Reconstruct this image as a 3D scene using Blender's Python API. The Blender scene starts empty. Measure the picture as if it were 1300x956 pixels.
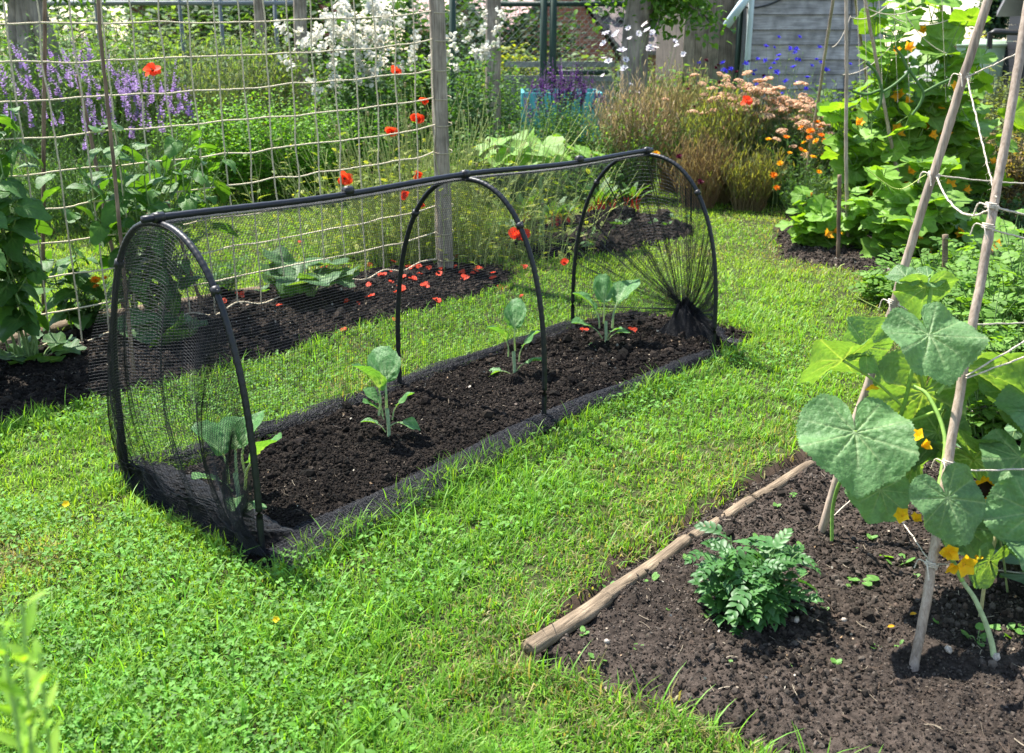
import bpy, math, random
import numpy as np
from mathutils import Vector, Matrix

R_ = np.random.default_rng(7)
random.seed(7)
SC = bpy.context.scene
COL = SC.collection
rad = math.radians

# ------------------------------------------------------------------ camera geometry
H = 1.45
F = 1250.0
CX, CY = 650.0, 433.5
PITCH = rad(17.2)
CP, SP = math.cos(PITCH), math.sin(PITCH)

def ray(px, py):
    u = (px - CX) / F; v = (CY - py) / F
    return np.array([u, CP + v * SP, -SP + v * CP])
def G(px, py, z=0.0):
    d = ray(px, py); k = (z - H) / d[2]
    return np.array([d[0] * k, d[1] * k, z])
def P(px, py, Y):
    d = ray(px, py); k = Y / d[1]
    return np.array([d[0] * k, Y, H + d[2] * k])
def D(px, py, depth):
    return np.array([0, 0, H]) + ray(px, py) * depth

# ------------------------------------------------------------------ noise
def _hash(ix, iy, s):
    n = (ix * 374761393 + iy * 668265263 + s * 974711) & 0xFFFFFFFF
    n = ((n ^ (n >> 13)) * 1274126177) & 0xFFFFFFFF
    return ((n ^ (n >> 16)) & 0xFFFF) / 65535.0
def noise(x, y, s=0):
    x = np.asarray(x, float); y = np.asarray(y, float)
    ix = np.floor(x).astype(np.int64); iy = np.floor(y).astype(np.int64)
    fx = x - ix; fy = y - iy
    fx = fx * fx * (3 - 2 * fx); fy = fy * fy * (3 - 2 * fy)
    a = _hash(ix, iy, s); b = _hash(ix + 1, iy, s); c = _hash(ix, iy + 1, s); d = _hash(ix + 1, iy + 1, s)
    return (a * (1 - fx) + b * fx) * (1 - fy) + (c * (1 - fx) + d * fx) * fy
def fbm(x, y, s=0, o=4):
    t = 0; a = .5; k = 1
    for i in range(o):
        t = t + a * noise(np.asarray(x) * k, np.asarray(y) * k, s + i * 17); a *= .5; k *= 2.03
    return t

# ------------------------------------------------------------------ mesh buffer
ORG = {}
class MB:
    def __init__(s): s.V = []; s.C = []; s.T = []; s.Q = []; s.n = 0
    def add(s, V, T=None, Q=None, C=(1, 1, 1)):
        V = np.asarray(V, float).reshape(-1, 3)
        C = np.asarray(C, float)
        if C.ndim == 1: C = np.tile(C, (len(V), 1))
        s.V.append(V); s.C.append(C)
        if T is not None and len(T): s.T.append(np.asarray(T, np.int64).reshape(-1, 3) + s.n)
        if Q is not None and len(Q): s.Q.append(np.asarray(Q, np.int64).reshape(-1, 4) + s.n)
        s.n += len(V)
    def mesh(s, name, mat, smooth=True, org=(0, 0, 0)):
        V = np.concatenate(s.V) - np.asarray(org, float)
        C = np.concatenate(s.C)
        T = np.concatenate(s.T) if s.T else np.zeros((0, 3), np.int64)
        Q = np.concatenate(s.Q) if s.Q else np.zeros((0, 4), np.int64)
        me = bpy.data.meshes.new(name)
        me.vertices.add(len(V)); me.vertices.foreach_set('co', V.astype(np.float32).ravel())
        nl = len(T) * 3 + len(Q) * 4
        me.loops.add(nl)
        me.loops.foreach_set('vertex_index', np.concatenate([T.ravel(), Q.ravel()]).astype(np.int32))
        me.polygons.add(len(T) + len(Q))
        ls = np.concatenate([np.arange(len(T)) * 3, len(T) * 3 + np.arange(len(Q)) * 4]).astype(np.int32)
        me.polygons.foreach_set('loop_start', ls)
        me.polygons.foreach_set('use_smooth', np.full(len(ls), smooth))
        me.update(calc_edges=True)
        a = me.color_attributes.new('col', 'FLOAT_COLOR', 'POINT')
        c4 = np.ones((len(V), 4), np.float32); c4[:, :3] = C
        a.data.foreach_set('color', c4.ravel())
        me.materials.append(mat)
        return me
    def build(s, name, mat, parent=None, smooth=True):
        org = ORG.get(parent.name, np.zeros(3)) if parent else np.zeros(3)
        o = bpy.data.objects.new(name, s.mesh(name, mat, smooth, org))
        COL.objects.link(o)
        if parent: o.parent = parent; ORG[o.name] = org
        return o

def tag(o, label=None, cat=None, group=None, kind=None):
    if label: o['label'] = label
    if cat: o['category'] = cat
    if group: o['group'] = group
    if kind: o['kind'] = kind
    return o
def thing(name, label, cat, loc, group=None):
    o = bpy.data.objects.new(name, None); COL.objects.link(o)
    o.location = loc; ORG[o.name] = np.array(loc, float)
    o.empty_display_size = .05
    return tag(o, label, cat, group)
def place(name, me, parent, p, Rm=None, s=1.0):
    """object that shares mesh data, put at world point p with axes Rm (columns), under parent"""
    o = bpy.data.objects.new(name, me); COL.objects.link(o)
    M = Matrix.Identity(4)
    if Rm is not None:
        for i in range(3):
            for j in range(3): M[i][j] = float(Rm[i, j])
    sv = (s, s, s) if np.isscalar(s) else s
    org = ORG.get(parent.name, np.zeros(3)) if parent else np.zeros(3)
    q = np.asarray(p, float) - org
    o.matrix_local = Matrix.Translation(Vector(q)) @ M @ Matrix.Diagonal((*sv, 1))
    if parent: o.parent = parent
    return o

# ------------------------------------------------------------------ vector helpers
def nrm(v):
    v = np.asarray(v, float); return v / np.maximum(np.linalg.norm(v, axis=-1, keepdims=True), 1e-9)
def frames(y, zh):
    y = nrm(y); zh = np.broadcast_to(np.asarray(zh, float), y.shape)
    x = nrm(np.cross(y, zh)); z = np.cross(x, y)
    return np.stack([x, y, z], axis=-1)
def frame1(y, zh): return frames(np.array([y], float), np.array([zh], float))[0]

def scatter(mb, T, org, Rm, sc, col, cj=None):
    TV, TT, TQ, TC = T
    N = len(org); n = len(TV)
    if N == 0: return
    sc = np.asarray(sc, float)
    if sc.ndim == 0: sc = np.full(N, float(sc))
    if sc.ndim == 1: sc = np.repeat(sc[:, None], 3, 1)
    V = np.einsum('nij,nkj->nki', Rm, TV[None] * sc[:, None, :]) + org[:, None, :]
    col = np.asarray(col, float)
    if col.ndim == 1: col = np.tile(col, (N, 1))
    C = col[:, None, :] * TC[None]
    off = (np.arange(N) * n)[:, None, None]
    mb.add(V.reshape(-1, 3), (TT[None] + off).reshape(-1, 3) if len(TT) else None,
           (TQ[None] + off).reshape(-1, 4) if len(TQ) else None, C.reshape(-1, 3))
def tmpl(V, T=(), Q=(), C=None):
    V = np.array(V, float)
    return (V, np.array(T, np.int64).reshape(-1, 3), np.array(Q, np.int64).reshape(-1, 4),
            np.ones((len(V), 3)) if C is None else np.array(C, float))
def from_mb(mb):
    return (np.concatenate(mb.V), np.concatenate(mb.T) if mb.T else np.zeros((0, 3), np.int64),
            np.concatenate(mb.Q) if mb.Q else np.zeros((0, 4), np.int64), np.concatenate(mb.C))

def tubes(mb, paths, rads, col, ns=3, cap=False):
    """paths (N,K,3), rads scalar / (K,) / (N,K)"""
    paths = np.asarray(paths, float)
    if paths.ndim == 2: paths = paths[None]
    N, K, _ = paths.shape
    rads = np.asarray(rads, float)
    if rads.ndim == 0: rads = np.full((N, K), float(rads))
    elif rads.ndim == 1: rads = np.tile(rads, (N, 1)) if len(rads) == K else np.repeat(rads[:, None], K, 1)
    t = np.gradient(paths, axis=1); t = nrm(t)
    ref = np.where(np.abs(t[..., 2:3]) > .9, np.array([1., 0, 0]), np.array([0, 0, 1.]))
    ref = np.broadcast_to(ref[:, K // 2:K // 2 + 1], t.shape)
    a = nrm(np.cross(t, ref)); b = np.cross(t, a)
    ang = np.arange(ns) / ns * 2 * math.pi
    ring = a[:, :, None, :] * np.cos(ang)[None, None, :, None] + b[:, :, None, :] * np.sin(ang)[None, None, :, None]
    V = paths[:, :, None, :] + ring * rads[:, :, None, None]
    i = np.arange(N)[:, None, None] * K * ns; k = np.arange(K - 1)[None, :, None] * ns; j = np.arange(ns)[None, None, :]
    j2 = (j + 1) % ns
    Q = np.stack([i + k + j, i + k + j2, i + k + ns + j2, i + k + ns + j], -1).reshape(-1, 4)
    col = np.asarray(col, float)
    if col.ndim == 1: C = np.tile(col, (N * K * ns, 1))
    else: C = np.repeat(col, K * ns, 0)
    T = None
    if cap:
        T = []
        for n in range(N):
            for q in range(1, ns - 1):
                T.append((n * K * ns, n * K * ns + q + 1, n * K * ns + q))
                e = n * K * ns + (K - 1) * ns
                T.append((e, e + q, e + q + 1))
    mb.add(V.reshape(-1, 3), T, Q, C)

def smooth_path(pts, n=24):
    pts = np.asarray(pts, float)
    if len(pts) < 3:
        t = np.linspace(0, 1, n)[:, None]; return pts[0] * (1 - t) + pts[-1] * t
    Pp = np.vstack([2 * pts[0] - pts[1], pts, 2 * pts[-1] - pts[-2]])
    out = []; m = len(pts) - 1
    for q in np.linspace(0, m - 1e-6, n):
        i = int(q); f = q - i
        a, b, c, d = Pp[i], Pp[i + 1], Pp[i + 2], Pp[i + 3]
        out.append(.5 * ((2 * b) + (c - a) * f + (2 * a - 5 * b + 4 * c - d) * f * f + (3 * b - a - 3 * c + d) * f ** 3))
    return np.array(out)

# ------------------------------------------------------------------ materials
def newmat(name):
    m = bpy.data.materials.new(name); m.use_nodes = True
    nt = m.node_tree; nt.nodes.clear()
    return m, nt, nt.nodes.new('ShaderNodeOutputMaterial')
def N_(nt, t, **kw):
    n = nt.nodes.new(t)
    for k, v in kw.items():
        if k in n.inputs: n.inputs[k].default_value = v
        else: setattr(n, k, v)
    return n
def attr_mat(name, rough=.5, spec=.4, transl=0., tcol=(1.25, 1.35, .35), nscale=60, namp=.25, bump=0., bscale=300, coat=0):
    m, nt, out = newmat(name); L = nt.links.new
    at = N_(nt, 'ShaderNodeAttribute', attribute_name='col')
    tc = N_(nt, 'ShaderNodeNewGeometry')
    no = N_(nt, 'ShaderNodeTexNoise', Scale=nscale, Detail=3.0)
    L(tc.outputs['Position'], no.inputs['Vector'])
    mr = N_(nt, 'ShaderNodeMapRange'); mr.inputs['From Min'].default_value = .3; mr.inputs['From Max'].default_value = .7
    mr.inputs['To Min'].default_value = 1 - namp; mr.inputs['To Max'].default_value = 1 + namp
    L(no.outputs['Fac'], mr.inputs['Value'])
    mul = N_(nt, 'ShaderNodeVectorMath', operation='SCALE')
    L(at.outputs['Color'], mul.inputs[0]); L(mr.outputs['Result'], mul.inputs['Scale'])
    pb = N_(nt, 'ShaderNodeBsdfPrincipled', Roughness=rough)
    pb.inputs['Specular IOR Level'].default_value = spec
    L(mul.outputs['Vector'], pb.inputs['Base Color'])
    if bump:
        nb = N_(nt, 'ShaderNodeTexNoise', Scale=bscale, Detail=4.0)
        L(tc.outputs['Position'], nb.inputs['Vector'])
        bp = N_(nt, 'ShaderNodeBump', Strength=bump, Distance=.004)
        L(nb.outputs['Fac'], bp.inputs['Height']); L(bp.outputs['Normal'], pb.inputs['Normal'])
    if transl:
        tr = N_(nt, 'ShaderNodeBsdfTranslucent')
        m2 = N_(nt, 'ShaderNodeVectorMath', operation='MULTIPLY'); m2.inputs[1].default_value = tcol
        L(mul.outputs['Vector'], m2.inputs[0]); L(m2.outputs['Vector'], tr.inputs['Color'])
        mx = N_(nt, 'ShaderNodeMixShader', Fac=transl)
        L(pb.outputs[0], mx.inputs[1]); L(tr.outputs[0], mx.inputs[2]); L(mx.outputs[0], out.inputs[0])
    else: L(pb.outputs[0], out.inputs[0])
    return m
M = {}
M['grass'] = attr_mat('grass_blade', .5, .3, .45, (1.35, 1.3, .45), 9, .22)
M['leaf'] = attr_mat('leaf', .58, .28, .45, (1.5, 1.45, .35), 40, .18)
M['bigleaf'] = attr_mat('broad_leaf', .5, .33, .40, (1.7, 1.6, .3), 90, .12, bump=.5, bscale=220)
M['dry'] = attr_mat('dry_stalk', .8, .15, .35, (1.05, .95, .65), 40, .25)
M['glossleaf'] = attr_mat('glossy_leaf', .46, .38, .35, (1.4, 1.4, .4), 60, .18)
M['stem'] = attr_mat('stem', .55, .3, 0, nscale=80, namp=.2)
M['petal'] = attr_mat('petal', .6, .2, .45, (1.1, 1.0, .9), 120, .12)
M['soil'] = attr_mat('soil', .95, .12, 0, nscale=70, namp=.6, bump=1.0, bscale=330)
M['crumb'] = attr_mat('soil_crumb', .95, .15, 0, nscale=160, namp=.35, bump=.5, bscale=600)
M['ground'] = attr_mat('turf', .95, .1, 0, nscale=20, namp=.4, bump=.6, bscale=200)
M['plastic'] = attr_mat('black_plastic', .45, .38, 0, nscale=30, namp=.2, bump=.12, bscale=900)
M['net'] = attr_mat('black_net', .5, .4, 0, nscale=30, namp=.2)
M['twine'] = attr_mat('jute_twine', .9, .1, 0, nscale=200, namp=.3, bump=.6, bscale=900)
M['paint'] = attr_mat('paint', .6, .3, 0, nscale=4, namp=.12, bump=.05, bscale=200)

def wood_mat(name, c1, c2, stretch=(30, 30, 2.2), bump=.5, rough=.85, sc=1.0):
    m, nt, out = newmat(name); L = nt.links.new
    tc = N_(nt, 'ShaderNodeTexCoord'); mp = N_(nt, 'ShaderNodeMapping'); mp.inputs['Scale'].default_value = stretch
    L(tc.outputs['Object'], mp.inputs['Vector'])
    no = N_(nt, 'ShaderNodeTexNoise', Scale=sc, Detail=8.0, Roughness=.65); no.inputs['Distortion'].default_value = .6
    L(mp.outputs[0], no.inputs['Vector'])
    cr = N_(nt, 'ShaderNodeValToRGB'); e = cr.color_ramp.elements
    e[0].position = .34; e[0].color = (*c1, 1); e[1].position = .66; e[1].color = (*c2, 1)
    L(no.outputs['Fac'], cr.inputs[0])
    n2 = N_(nt, 'ShaderNodeTexNoise', Scale=7.0, Detail=5.0); L(tc.outputs['Object'], n2.inputs['Vector'])
    at = N_(nt, 'ShaderNodeAttribute', attribute_name='col')
    mr = N_(nt, 'ShaderNodeMapRange'); mr.inputs['From Min'].default_value = .3; mr.inputs['From Max'].default_value = .7; mr.inputs['To Min'].default_value = .62; mr.inputs['To Max'].default_value = 1.3
    L(n2.outputs['Fac'], mr.inputs['Value'])
    a = N_(nt, 'ShaderNodeVectorMath', operation='MULTIPLY'); L(cr.outputs[0], a.inputs[0]); L(at.outputs['Color'], a.inputs[1])
    b = N_(nt, 'ShaderNodeVectorMath', operation='SCALE'); L(a.outputs[0], b.inputs[0]); L(mr.outputs[0], b.inputs['Scale'])
    pb = N_(nt, 'ShaderNodeBsdfPrincipled', Roughness=rough); L(b.outputs[0], pb.inputs['Base Color'])
    pb.inputs['Specular IOR Level'].default_value = .25
    bp = N_(nt, 'ShaderNodeBump', Strength=bump, Distance=.004); L(no.outputs['Fac'], bp.inputs['Height']); L(bp.outputs[0], pb.inputs['Normal'])
    L(pb.outputs[0], out.inputs[0])
    return m
M['post'] = wood_mat('weathered_post_wood', (.16, .125, .095), (.38, .32, .26), (80, 80, 5))
M['cane'] = wood_mat('bamboo', (.22, .16, .115), (.42, .335, .265), (170, 170, 12), .2, .55)
M['darkcane'] = wood_mat('old_cane', (.10, .065, .04), (.22, .15, .10), (60, 60, 5), .3, .8)
M['log'] = wood_mat('edging_log', (.085, .062, .040), (.28, .21, .14), (9, 120, 120), 1.2, .92)
M['shed'] = wood_mat('shed_board', (.24, .225, .215), (.42, .395, .38), (3, 45, 45), .5)
M['bark'] = wood_mat('bark', (.12, .10, .085), (.30, .26, .22), (18, 18, 3), .9)

def brick_mat():
    m, nt, out = newmat('brick'); L = nt.links.new
    tc = N_(nt, 'ShaderNodeTexCoord'); mp = N_(nt, 'ShaderNodeMapping'); mp.inputs['Rotation'].default_value = (rad(90), 0, 0)
    L(tc.outputs['Object'], mp.inputs[0])
    br = N_(nt, 'ShaderNodeTexBrick', Scale=2.2); br.inputs['Color1'].default_value = (.30, .10, .06, 1); br.inputs['Color2'].default_value = (.22, .075, .05, 1)
    br.inputs['Mortar'].default_value = (.35, .3, .25, 1); br.inputs['Mortar Size'].default_value = .012
    L(mp.outputs[0], br.inputs['Vector'])
    pb = N_(nt, 'ShaderNodeBsdfPrincipled', Roughness=.9); L(br.outputs[0], pb.inputs['Base Color']); L(pb.outputs[0], out.inputs[0])
    return m
M['brick'] = brick_mat()

# ------------------------------------------------------------------ leaf templates
LANCE = tmpl([(0, 0, 0), (-.13, .35, .04), (.13, .35, .04), (-.11, .7, .03), (.11, .7, .03), (0, 1, -.06), (0, .35, 0), (0, .7, -.01)],
             [(0, 6, 1), (0, 2, 6), (3, 7, 5), (7, 4, 5)], [(1, 6, 7, 3), (6, 2, 4, 7)])
OVATE = tmpl([(0, 0, 0), (-.24, .22, .07), (0, .25, 0), (.24, .22, .07), (-.28, .55, .06), (0, .6, 0), (.28, .55, .06), (-.13, .82, .0), (0, .85, -.04), (.13, .82, .0), (0, 1, -.12)],
             [(0, 2, 1), (0, 3, 2), (7, 8, 10), (8, 9, 10)], [(1, 2, 5, 4), (2, 3, 6, 5), (4, 5, 8, 7), (5, 6, 9, 8)])
ROUND = tmpl([(0, 0, 0), (-.42, .1, .05), (-.5, .5, .09), (-.3, .9, .03), (0, 1, -.02), (.3, .9, .03), (.5, .5, .09), (.42, .1, .05), (0, .5, -.03)],
             [(0, 8, 1), (1, 8, 2), (2, 8, 3), (3, 8, 4), (4, 8, 5), (5, 8, 6), (6, 8, 7), (7, 8, 0)])
BLADE = tmpl([(-.5, 0, 0), (.5, 0, 0), (-.42, .55, .0), (.42, .55, .0), (0, 1, -.0)], [(2, 3, 4)], [(0, 1, 3, 2)])
def pinnate(npair, llen, lwid, T=LANCE, curl=.25, ang=55):
    mb = MB(); o = []; y = []; z = []; s = []
    for i in range(npair):
        t = .18 + .75 * i / max(npair - 1, 1)
        L = llen * (1 - abs(t - .5) * .7)
        for sd in (-1, 1):
            a = rad(ang - 12 * t)
            o.append((0, t, -curl * t * t)); y.append((sd * math.sin(a), math.cos(a), -curl * t * .8 + .08)); z.append((0, .15, 1)); s.append((lwid * L / llen * 3.6, L, L))
    o.append((0, .95, -curl * .9)); y.append((0, 1, -curl * 1.5)); z.append((0, 0, 1)); s.append((lwid * 3.6, llen * .9, llen))
    scatter(mb, T, np.array(o, float), frames(np.array(y, float), np.array(z, float)), np.array(s, float), (1, 1, 1))
    k = np.linspace(0, 1, 5)
    tubes(mb, np.stack([k * 0, k, -curl * k * k], -1), .012, (1.1, 1.25, .9))
    return from_mb(mb)
PINNATE = pinnate(6, .34, .10)
TOMATO = pinnate(3, .42, .17, OVATE, .3, 62)

def interp_outline(tab, th):
    a = np.array([t[0] for t in tab], float); r = np.array([t[1] for t in tab], float)
    x = np.abs(np.degrees(th))
    # smooth interpolation
    k = np.clip(np.searchsorted(a, x, side='right') - 1, 0, len(a) - 2)
    f = (x - a[k]) / (a[k + 1] - a[k]); f = f * f * (3 - 2 * f) * .6 + f * .4
    return r[k] * (1 - f) + r[k + 1] * f
OUT = {
 'cucumber': [(0, 1.02), (12, .95), (28, .86), (48, .9), (62, .95), (80, .84), (100, .86), (118, .88), (140, .80), (158, .70), (170, .5), (177, .22), (180, .08)],
 'bean': [(0, 1.05), (6, .94), (18, .76), (35, .60), (60, .47), (90, .40), (125, .34), (155, .26), (172, .14), (180, .06)],
 'brassica': [(0, 1), (9, .98), (18, .87), (28, .74), (38, .60), (50, .40), (66, .28), (84, .20), (100, .1), (130, .05), (180, .03)],
 'squash': [(0, 1.0), (16, .84), (30, .72), (46, .92), (56, .92), (76, .70), (92, .84), (110, .86), (135, .74), (158, .68), (172, .42), (180, .1)],
 'strap': [(0, 1), (8, .85), (18, .55), (30, .36), (50, .22), (80, .15), (120, .08), (180, .04)],
 'round': [(0, .5), (60, .5), (120, .48), (165, .46), (176, .40), (180, .38)],
}
VEIN = {'cucumber': (0, 36, 66, 105, 142), 'bean': (0, 28, 50), 'brassica': (0, 16, 32), 'squash': (0, 40, 60, 100, 140), 'strap': (0,), 'round': (0, 45, 90, 135, 180)}
def leaf_geo(kind, seed, col, vcol, nt=36, nr=7, cup=.12, wave=.06, droop=.18, quilt=.0, teeth=.015, groove=.02, petiole=None, pr=.02, pcol=None, fold=.0, sec=0):
    """unit leaf: joint at the origin, tip along +Y, upper side +Z"""
    r = np.random.default_rng(seed)
    mb = MB()
    th = np.linspace(-math.pi, math.pi, nt + 1)[:-1] + math.pi / nt
    ro = interp_outline(OUT[kind], th) * (1 + teeth * np.where(np.arange(nt) % 2, 1, -1))
    ph = r.uniform(0, 6.28, 4); asym = r.uniform(-.05, .05)
    ro = ro * (1 + asym * np.sin(th) + .04 * np.sin(3 * th + ph[0]))
    fr = (np.linspace(0, 1, nr + 1)[1:]) ** .85
    X = np.sin(th)[None] * ro[None] * fr[:, None]; Y = np.cos(th)[None] * ro[None] * fr[:, None]
    rho = np.hypot(X, Y)
    Z = cup * rho ** 2 + wave * rho ** 1.5 * (np.sin(3 * th + ph[1]) + .7 * np.sin(5 * th + ph[2]) + .4 * np.sin(9 * th + ph[3]))[None] \
        - droop * np.maximum(Y, 0) ** 2 + fold * np.abs(X)
    if quilt: Z = Z + quilt * (fbm(X * 15 + seed * 3, Y * 15, seed, 2) - .40) * (rho > .05)
    vf = np.zeros_like(X)
    for va in VEIN[kind]:
        for sg in ((1,) if va in (0, 180) else (1, -1)):
            a = rad(va) * sg
            d = X * math.cos(a) - Y * math.sin(a); al = X * math.sin(a) + Y * math.cos(a)
            w = .022 * (1.15 - np.clip(al, 0, 1))
            vf = np.maximum(vf, np.exp(-(d / w) ** 2) * (al > 0))
    if kind == 'brassica' or kind == 'bean' or kind == 'strap':
        w = .03 * (1.2 - np.clip(Y, 0, 1)); vf = np.maximum(vf, np.exp(-(X / w) ** 2))
    v2 = np.zeros_like(X)
    if sec:
        best = np.full(X.shape, 9.); AL = np.zeros_like(X); DD = np.zeros_like(X)
        for va in VEIN[kind]:
            for sg in ((1,) if va in (0, 180) else (1, -1)):
                a = rad(va) * sg
                d = np.abs(X * math.cos(a) - Y * math.sin(a)); al = X * math.sin(a) + Y * math.cos(a)
                m_ = (d < best) & (al > 0); best = np.where(m_, d, best); AL = np.where(m_, al, AL); DD = np.where(m_, d, DD)
        u = (AL - .9 * DD) * 8 + .5 * noise(X * 5, Y * 5, seed)
        v2 = np.exp(-(((u % 1) - .5) / .11) ** 2) * (rho > .12) * np.exp(-DD * 2.2)
        Z = Z - .012 * v2 + .008 * np.abs(np.sin(DD * 40 + 3 * noise(X * 9, Y * 9, seed))) * rho
    Z = Z - groove * vf
    c0 = np.array(col); c1 = np.array(vcol)
    nz = (.85 + .3 * noise(X * 6, Y * 6, seed))[..., None]
    vm = np.clip(vf * .7 + v2 * .28, 0, 1)[..., None]
    C = (c0 * (1 - vm) + c1 * vm) * nz
    V = np.vstack([[0, 0, 0], np.stack([X, Y, Z], -1).reshape(-1, 3)])
    C = np.vstack([c1, C.reshape(-1, 3)])
    j = np.arange(nt); j2 = (j + 1) % nt
    T = np.stack([np.zeros(nt, int), 1 + j2, 1 + j], -1)
    T = T[:-1]   # leave the sinus open
    Q = []
    for k in range(nr - 1):
        q = np.stack([1 + k * nt + j, 1 + k * nt + j2, 1 + (k + 1) * nt + j2, 1 + (k + 1) * nt + j], -1)[:-1]
        Q.append(q)
    Q = np.concatenate(Q)
    mb.add(V, T, Q, C)
    if petiole is not None:
        pp = smooth_path(np.vstack([petiole, [[0, 0, -.004]]]), 8)
        tubes(mb, pp, np.linspace(pr * 1.2, pr * .8, 8), pcol if pcol is not None else c1, 6)
    return mb

def petals(n, L, W, elev, col, cc=None, cr=0., layers=1, T=OVATE, rnd=.1, seed=0, center_h=.3, curl=0):
    r = np.random.default_rng(seed); mb = MB()
    for l in range(layers):
        k = n if l == 0 else max(4, int(n * (1 - l / layers * .5)))
        a = np.arange(k) / k * 2 * math.pi + r.uniform(0, 6) + r.normal(0, rnd, k)
        e = rad(elev + (80 - elev) * l / layers) + r.normal(0, rnd * .7, k)
        y = np.stack([np.cos(a) * np.cos(e), np.sin(a) * np.cos(e), np.sin(e)], -1)
        Ls = L * (1 - .45 * l / layers) * (1 + r.normal(0, .06, k))
        o = y * cr * .6
        cc_ = np.array(col)[None] * (1 + r.normal(0, .14, (k, 1)))
        z = np.stack([-np.cos(a) * .4, -np.sin(a) * .4, np.ones(k)], -1)
        scatter(mb, T, o, frames(y, z), np.stack([np.full(k, W / .56 if T is OVATE else W), Ls, Ls * (1 + curl)], -1), cc_)
    if cr:
        m = 8; V = [(0, 0, cr * center_h * 2)]; 
        for rr, zz in ((.6, .85), (1, .2)):
            V += [(math.cos(q / m * 6.283) * cr * rr, math.sin(q / m * 6.283) * cr * rr, cr * center_h * 2 * zz) for q in range(m)]
        T2 = [(0, 1 + q, 1 + (q + 1) % m) for q in range(m)]
        Q2 = [(1 + q, 1 + m + q, 1 + m + (q + 1) % m, 1 + (q + 1) % m) for q in range(m)]
        mb.add(V, T2, Q2, cc if cc is not None else col)
    return mb

ICO_V = None
def ico():
    t = (1 + 5 ** .5) / 2
    V = np.array([(-1, t, 0), (1, t, 0), (-1, -t, 0), (1, -t, 0), (0, -1, t), (0, 1, t), (0, -1, -t), (0, 1, -t), (t, 0, -1), (t, 0, 1), (-t, 0, -1), (-t, 0, 1)], float)
    V /= np.linalg.norm(V[0])
    Fc = [(0, 11, 5), (0, 5, 1), (0, 1, 7), (0, 7, 10), (0, 10, 11), (1, 5, 9), (5, 11, 4), (11, 10, 2), (10, 7, 6), (7, 1, 8), (3, 9, 4), (3, 4, 2), (3, 2, 6), (3, 6, 8), (3, 8, 9), (4, 9, 5), (2, 4, 11), (6, 2, 10), (8, 6, 7), (9, 8, 1)]
    return V, np.array(Fc)
def blob(mb, c, r, col, seed=0, amp=.2):
    V, Fc = ico(); rr = np.random.default_rng(seed)
    V = V * (1 + rr.uniform(-amp, amp, (12, 1))) * np.asarray(r) + np.asarray(c)
    mb.add(V, Fc, None, col)
def box(mb, lo, hi, col=(1, 1, 1)):
    x0, y0, z0 = lo; x1, y1, z1 = hi
    V = [(x0, y0, z0), (x1, y0, z0), (x1, y1, z0), (x0, y1, z0), (x0, y0, z1), (x1, y0, z1), (x1, y1, z1), (x0, y1, z1)]
    mb.add(V, None, [(0, 3, 2, 1), (4, 5, 6, 7), (0, 1, 5, 4), (1, 2, 6, 5), (2, 3, 7, 6), (3, 0, 4, 7)], col)

def rand_rot(n, rng):
    q = nrm(rng.normal(size=(n, 4))); w, x, y, z = q.T
    return np.stack([np.stack([1 - 2 * (y * y + z * z), 2 * (x * y - z * w), 2 * (x * z + y * w)], -1),
                     np.stack([2 * (x * y + z * w), 1 - 2 * (x * x + z * z), 2 * (y * z - x * w)], -1),
                     np.stack([2 * (x * z - y * w), 2 * (y * z + x * w), 1 - 2 * (x * x + y * y)], -1)], 1)
# ================================================================== beds
def poly(pts): return np.array([G(*p)[:2] for p in pts])
BED_TUNNEL = poly([(150, 622), (240, 672), (334, 722), (420, 680), (520, 625), (600, 588), (690, 548), (800, 502), (905, 460), (972, 427), (880, 404), (800, 396), (730, 408), (600, 455), (503, 488), (380, 535), (260, 580)])
BED_LONG = poly([(-260, 680), (-60, 575), (60, 525), (180, 497), (250, 478), (330, 458), (400, 438), (480, 410), (560, 390), (640, 368), (660, 352), (640, 338), (560, 335), (480, 342), (330, 366), (130, 402), (0, 442), (-260, 520)])
BED_BEET = poly([(612, 305), (640, 288), (700, 276), (780, 268), (850, 278), (888, 290), (880, 302), (800, 318), (735, 332), (690, 330), (640, 318)])
BED_WIGWAM = np.vstack([poly([(652, 842), (686, 804), (783, 714), (884, 648), (990, 588), (1055, 560), (1130, 545), (1195, 500), (1180, 440), (1125, 380), (1090, 345), (990, 328), (985, 296), (1010, 262)]),
                        [(5.6, 8.8), (5.6, 1.2), (1.6, 1.2), (.9, 1.5), (.35, 1.9)]])
BEDS = [BED_TUNNEL, BED_LONG, BED_BEET, BED_WIGWAM]
def sdist(pl, x, y):
    """>0 inside"""
    x = np.asarray(x, float); y = np.asarray(y, float)
    d = np.full(x.shape, 1e9); ins = np.zeros(x.shape, bool)
    n = len(pl)
    for i in range(n):
        a = pl[i]; b = pl[(i + 1) % n]; e = b - a
        t = np.clip(((x - a[0]) * e[0] + (y - a[1]) * e[1]) / (e @ e), 0, 1)
        d = np.minimum(d, np.hypot(x - a[0] - t * e[0], y - a[1] - t * e[1]))
        c = ((a[1] > y) != (b[1] > y)) & (x < (b[0] - a[0]) * (y - a[1]) / (b[1] - a[1] + 1e-12) + a[0])
        ins ^= c
    return np.where(ins, d, -d)
def bed_sd(x, y):
    s = np.full(np.shape(x), -1e9)
    for b in BEDS: s = np.maximum(s, sdist(b, x, y))
    return s
def lawn_z(x, y):
    z = .03 * (fbm(x * .7, y * .7, 3, 3) - .5) + .012 * (noise(x * 4, y * 4, 9) - .5)
    y = np.asarray(y, float)
    return z - np.where(y > 20, (y - 20) * .03, 0)
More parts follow.
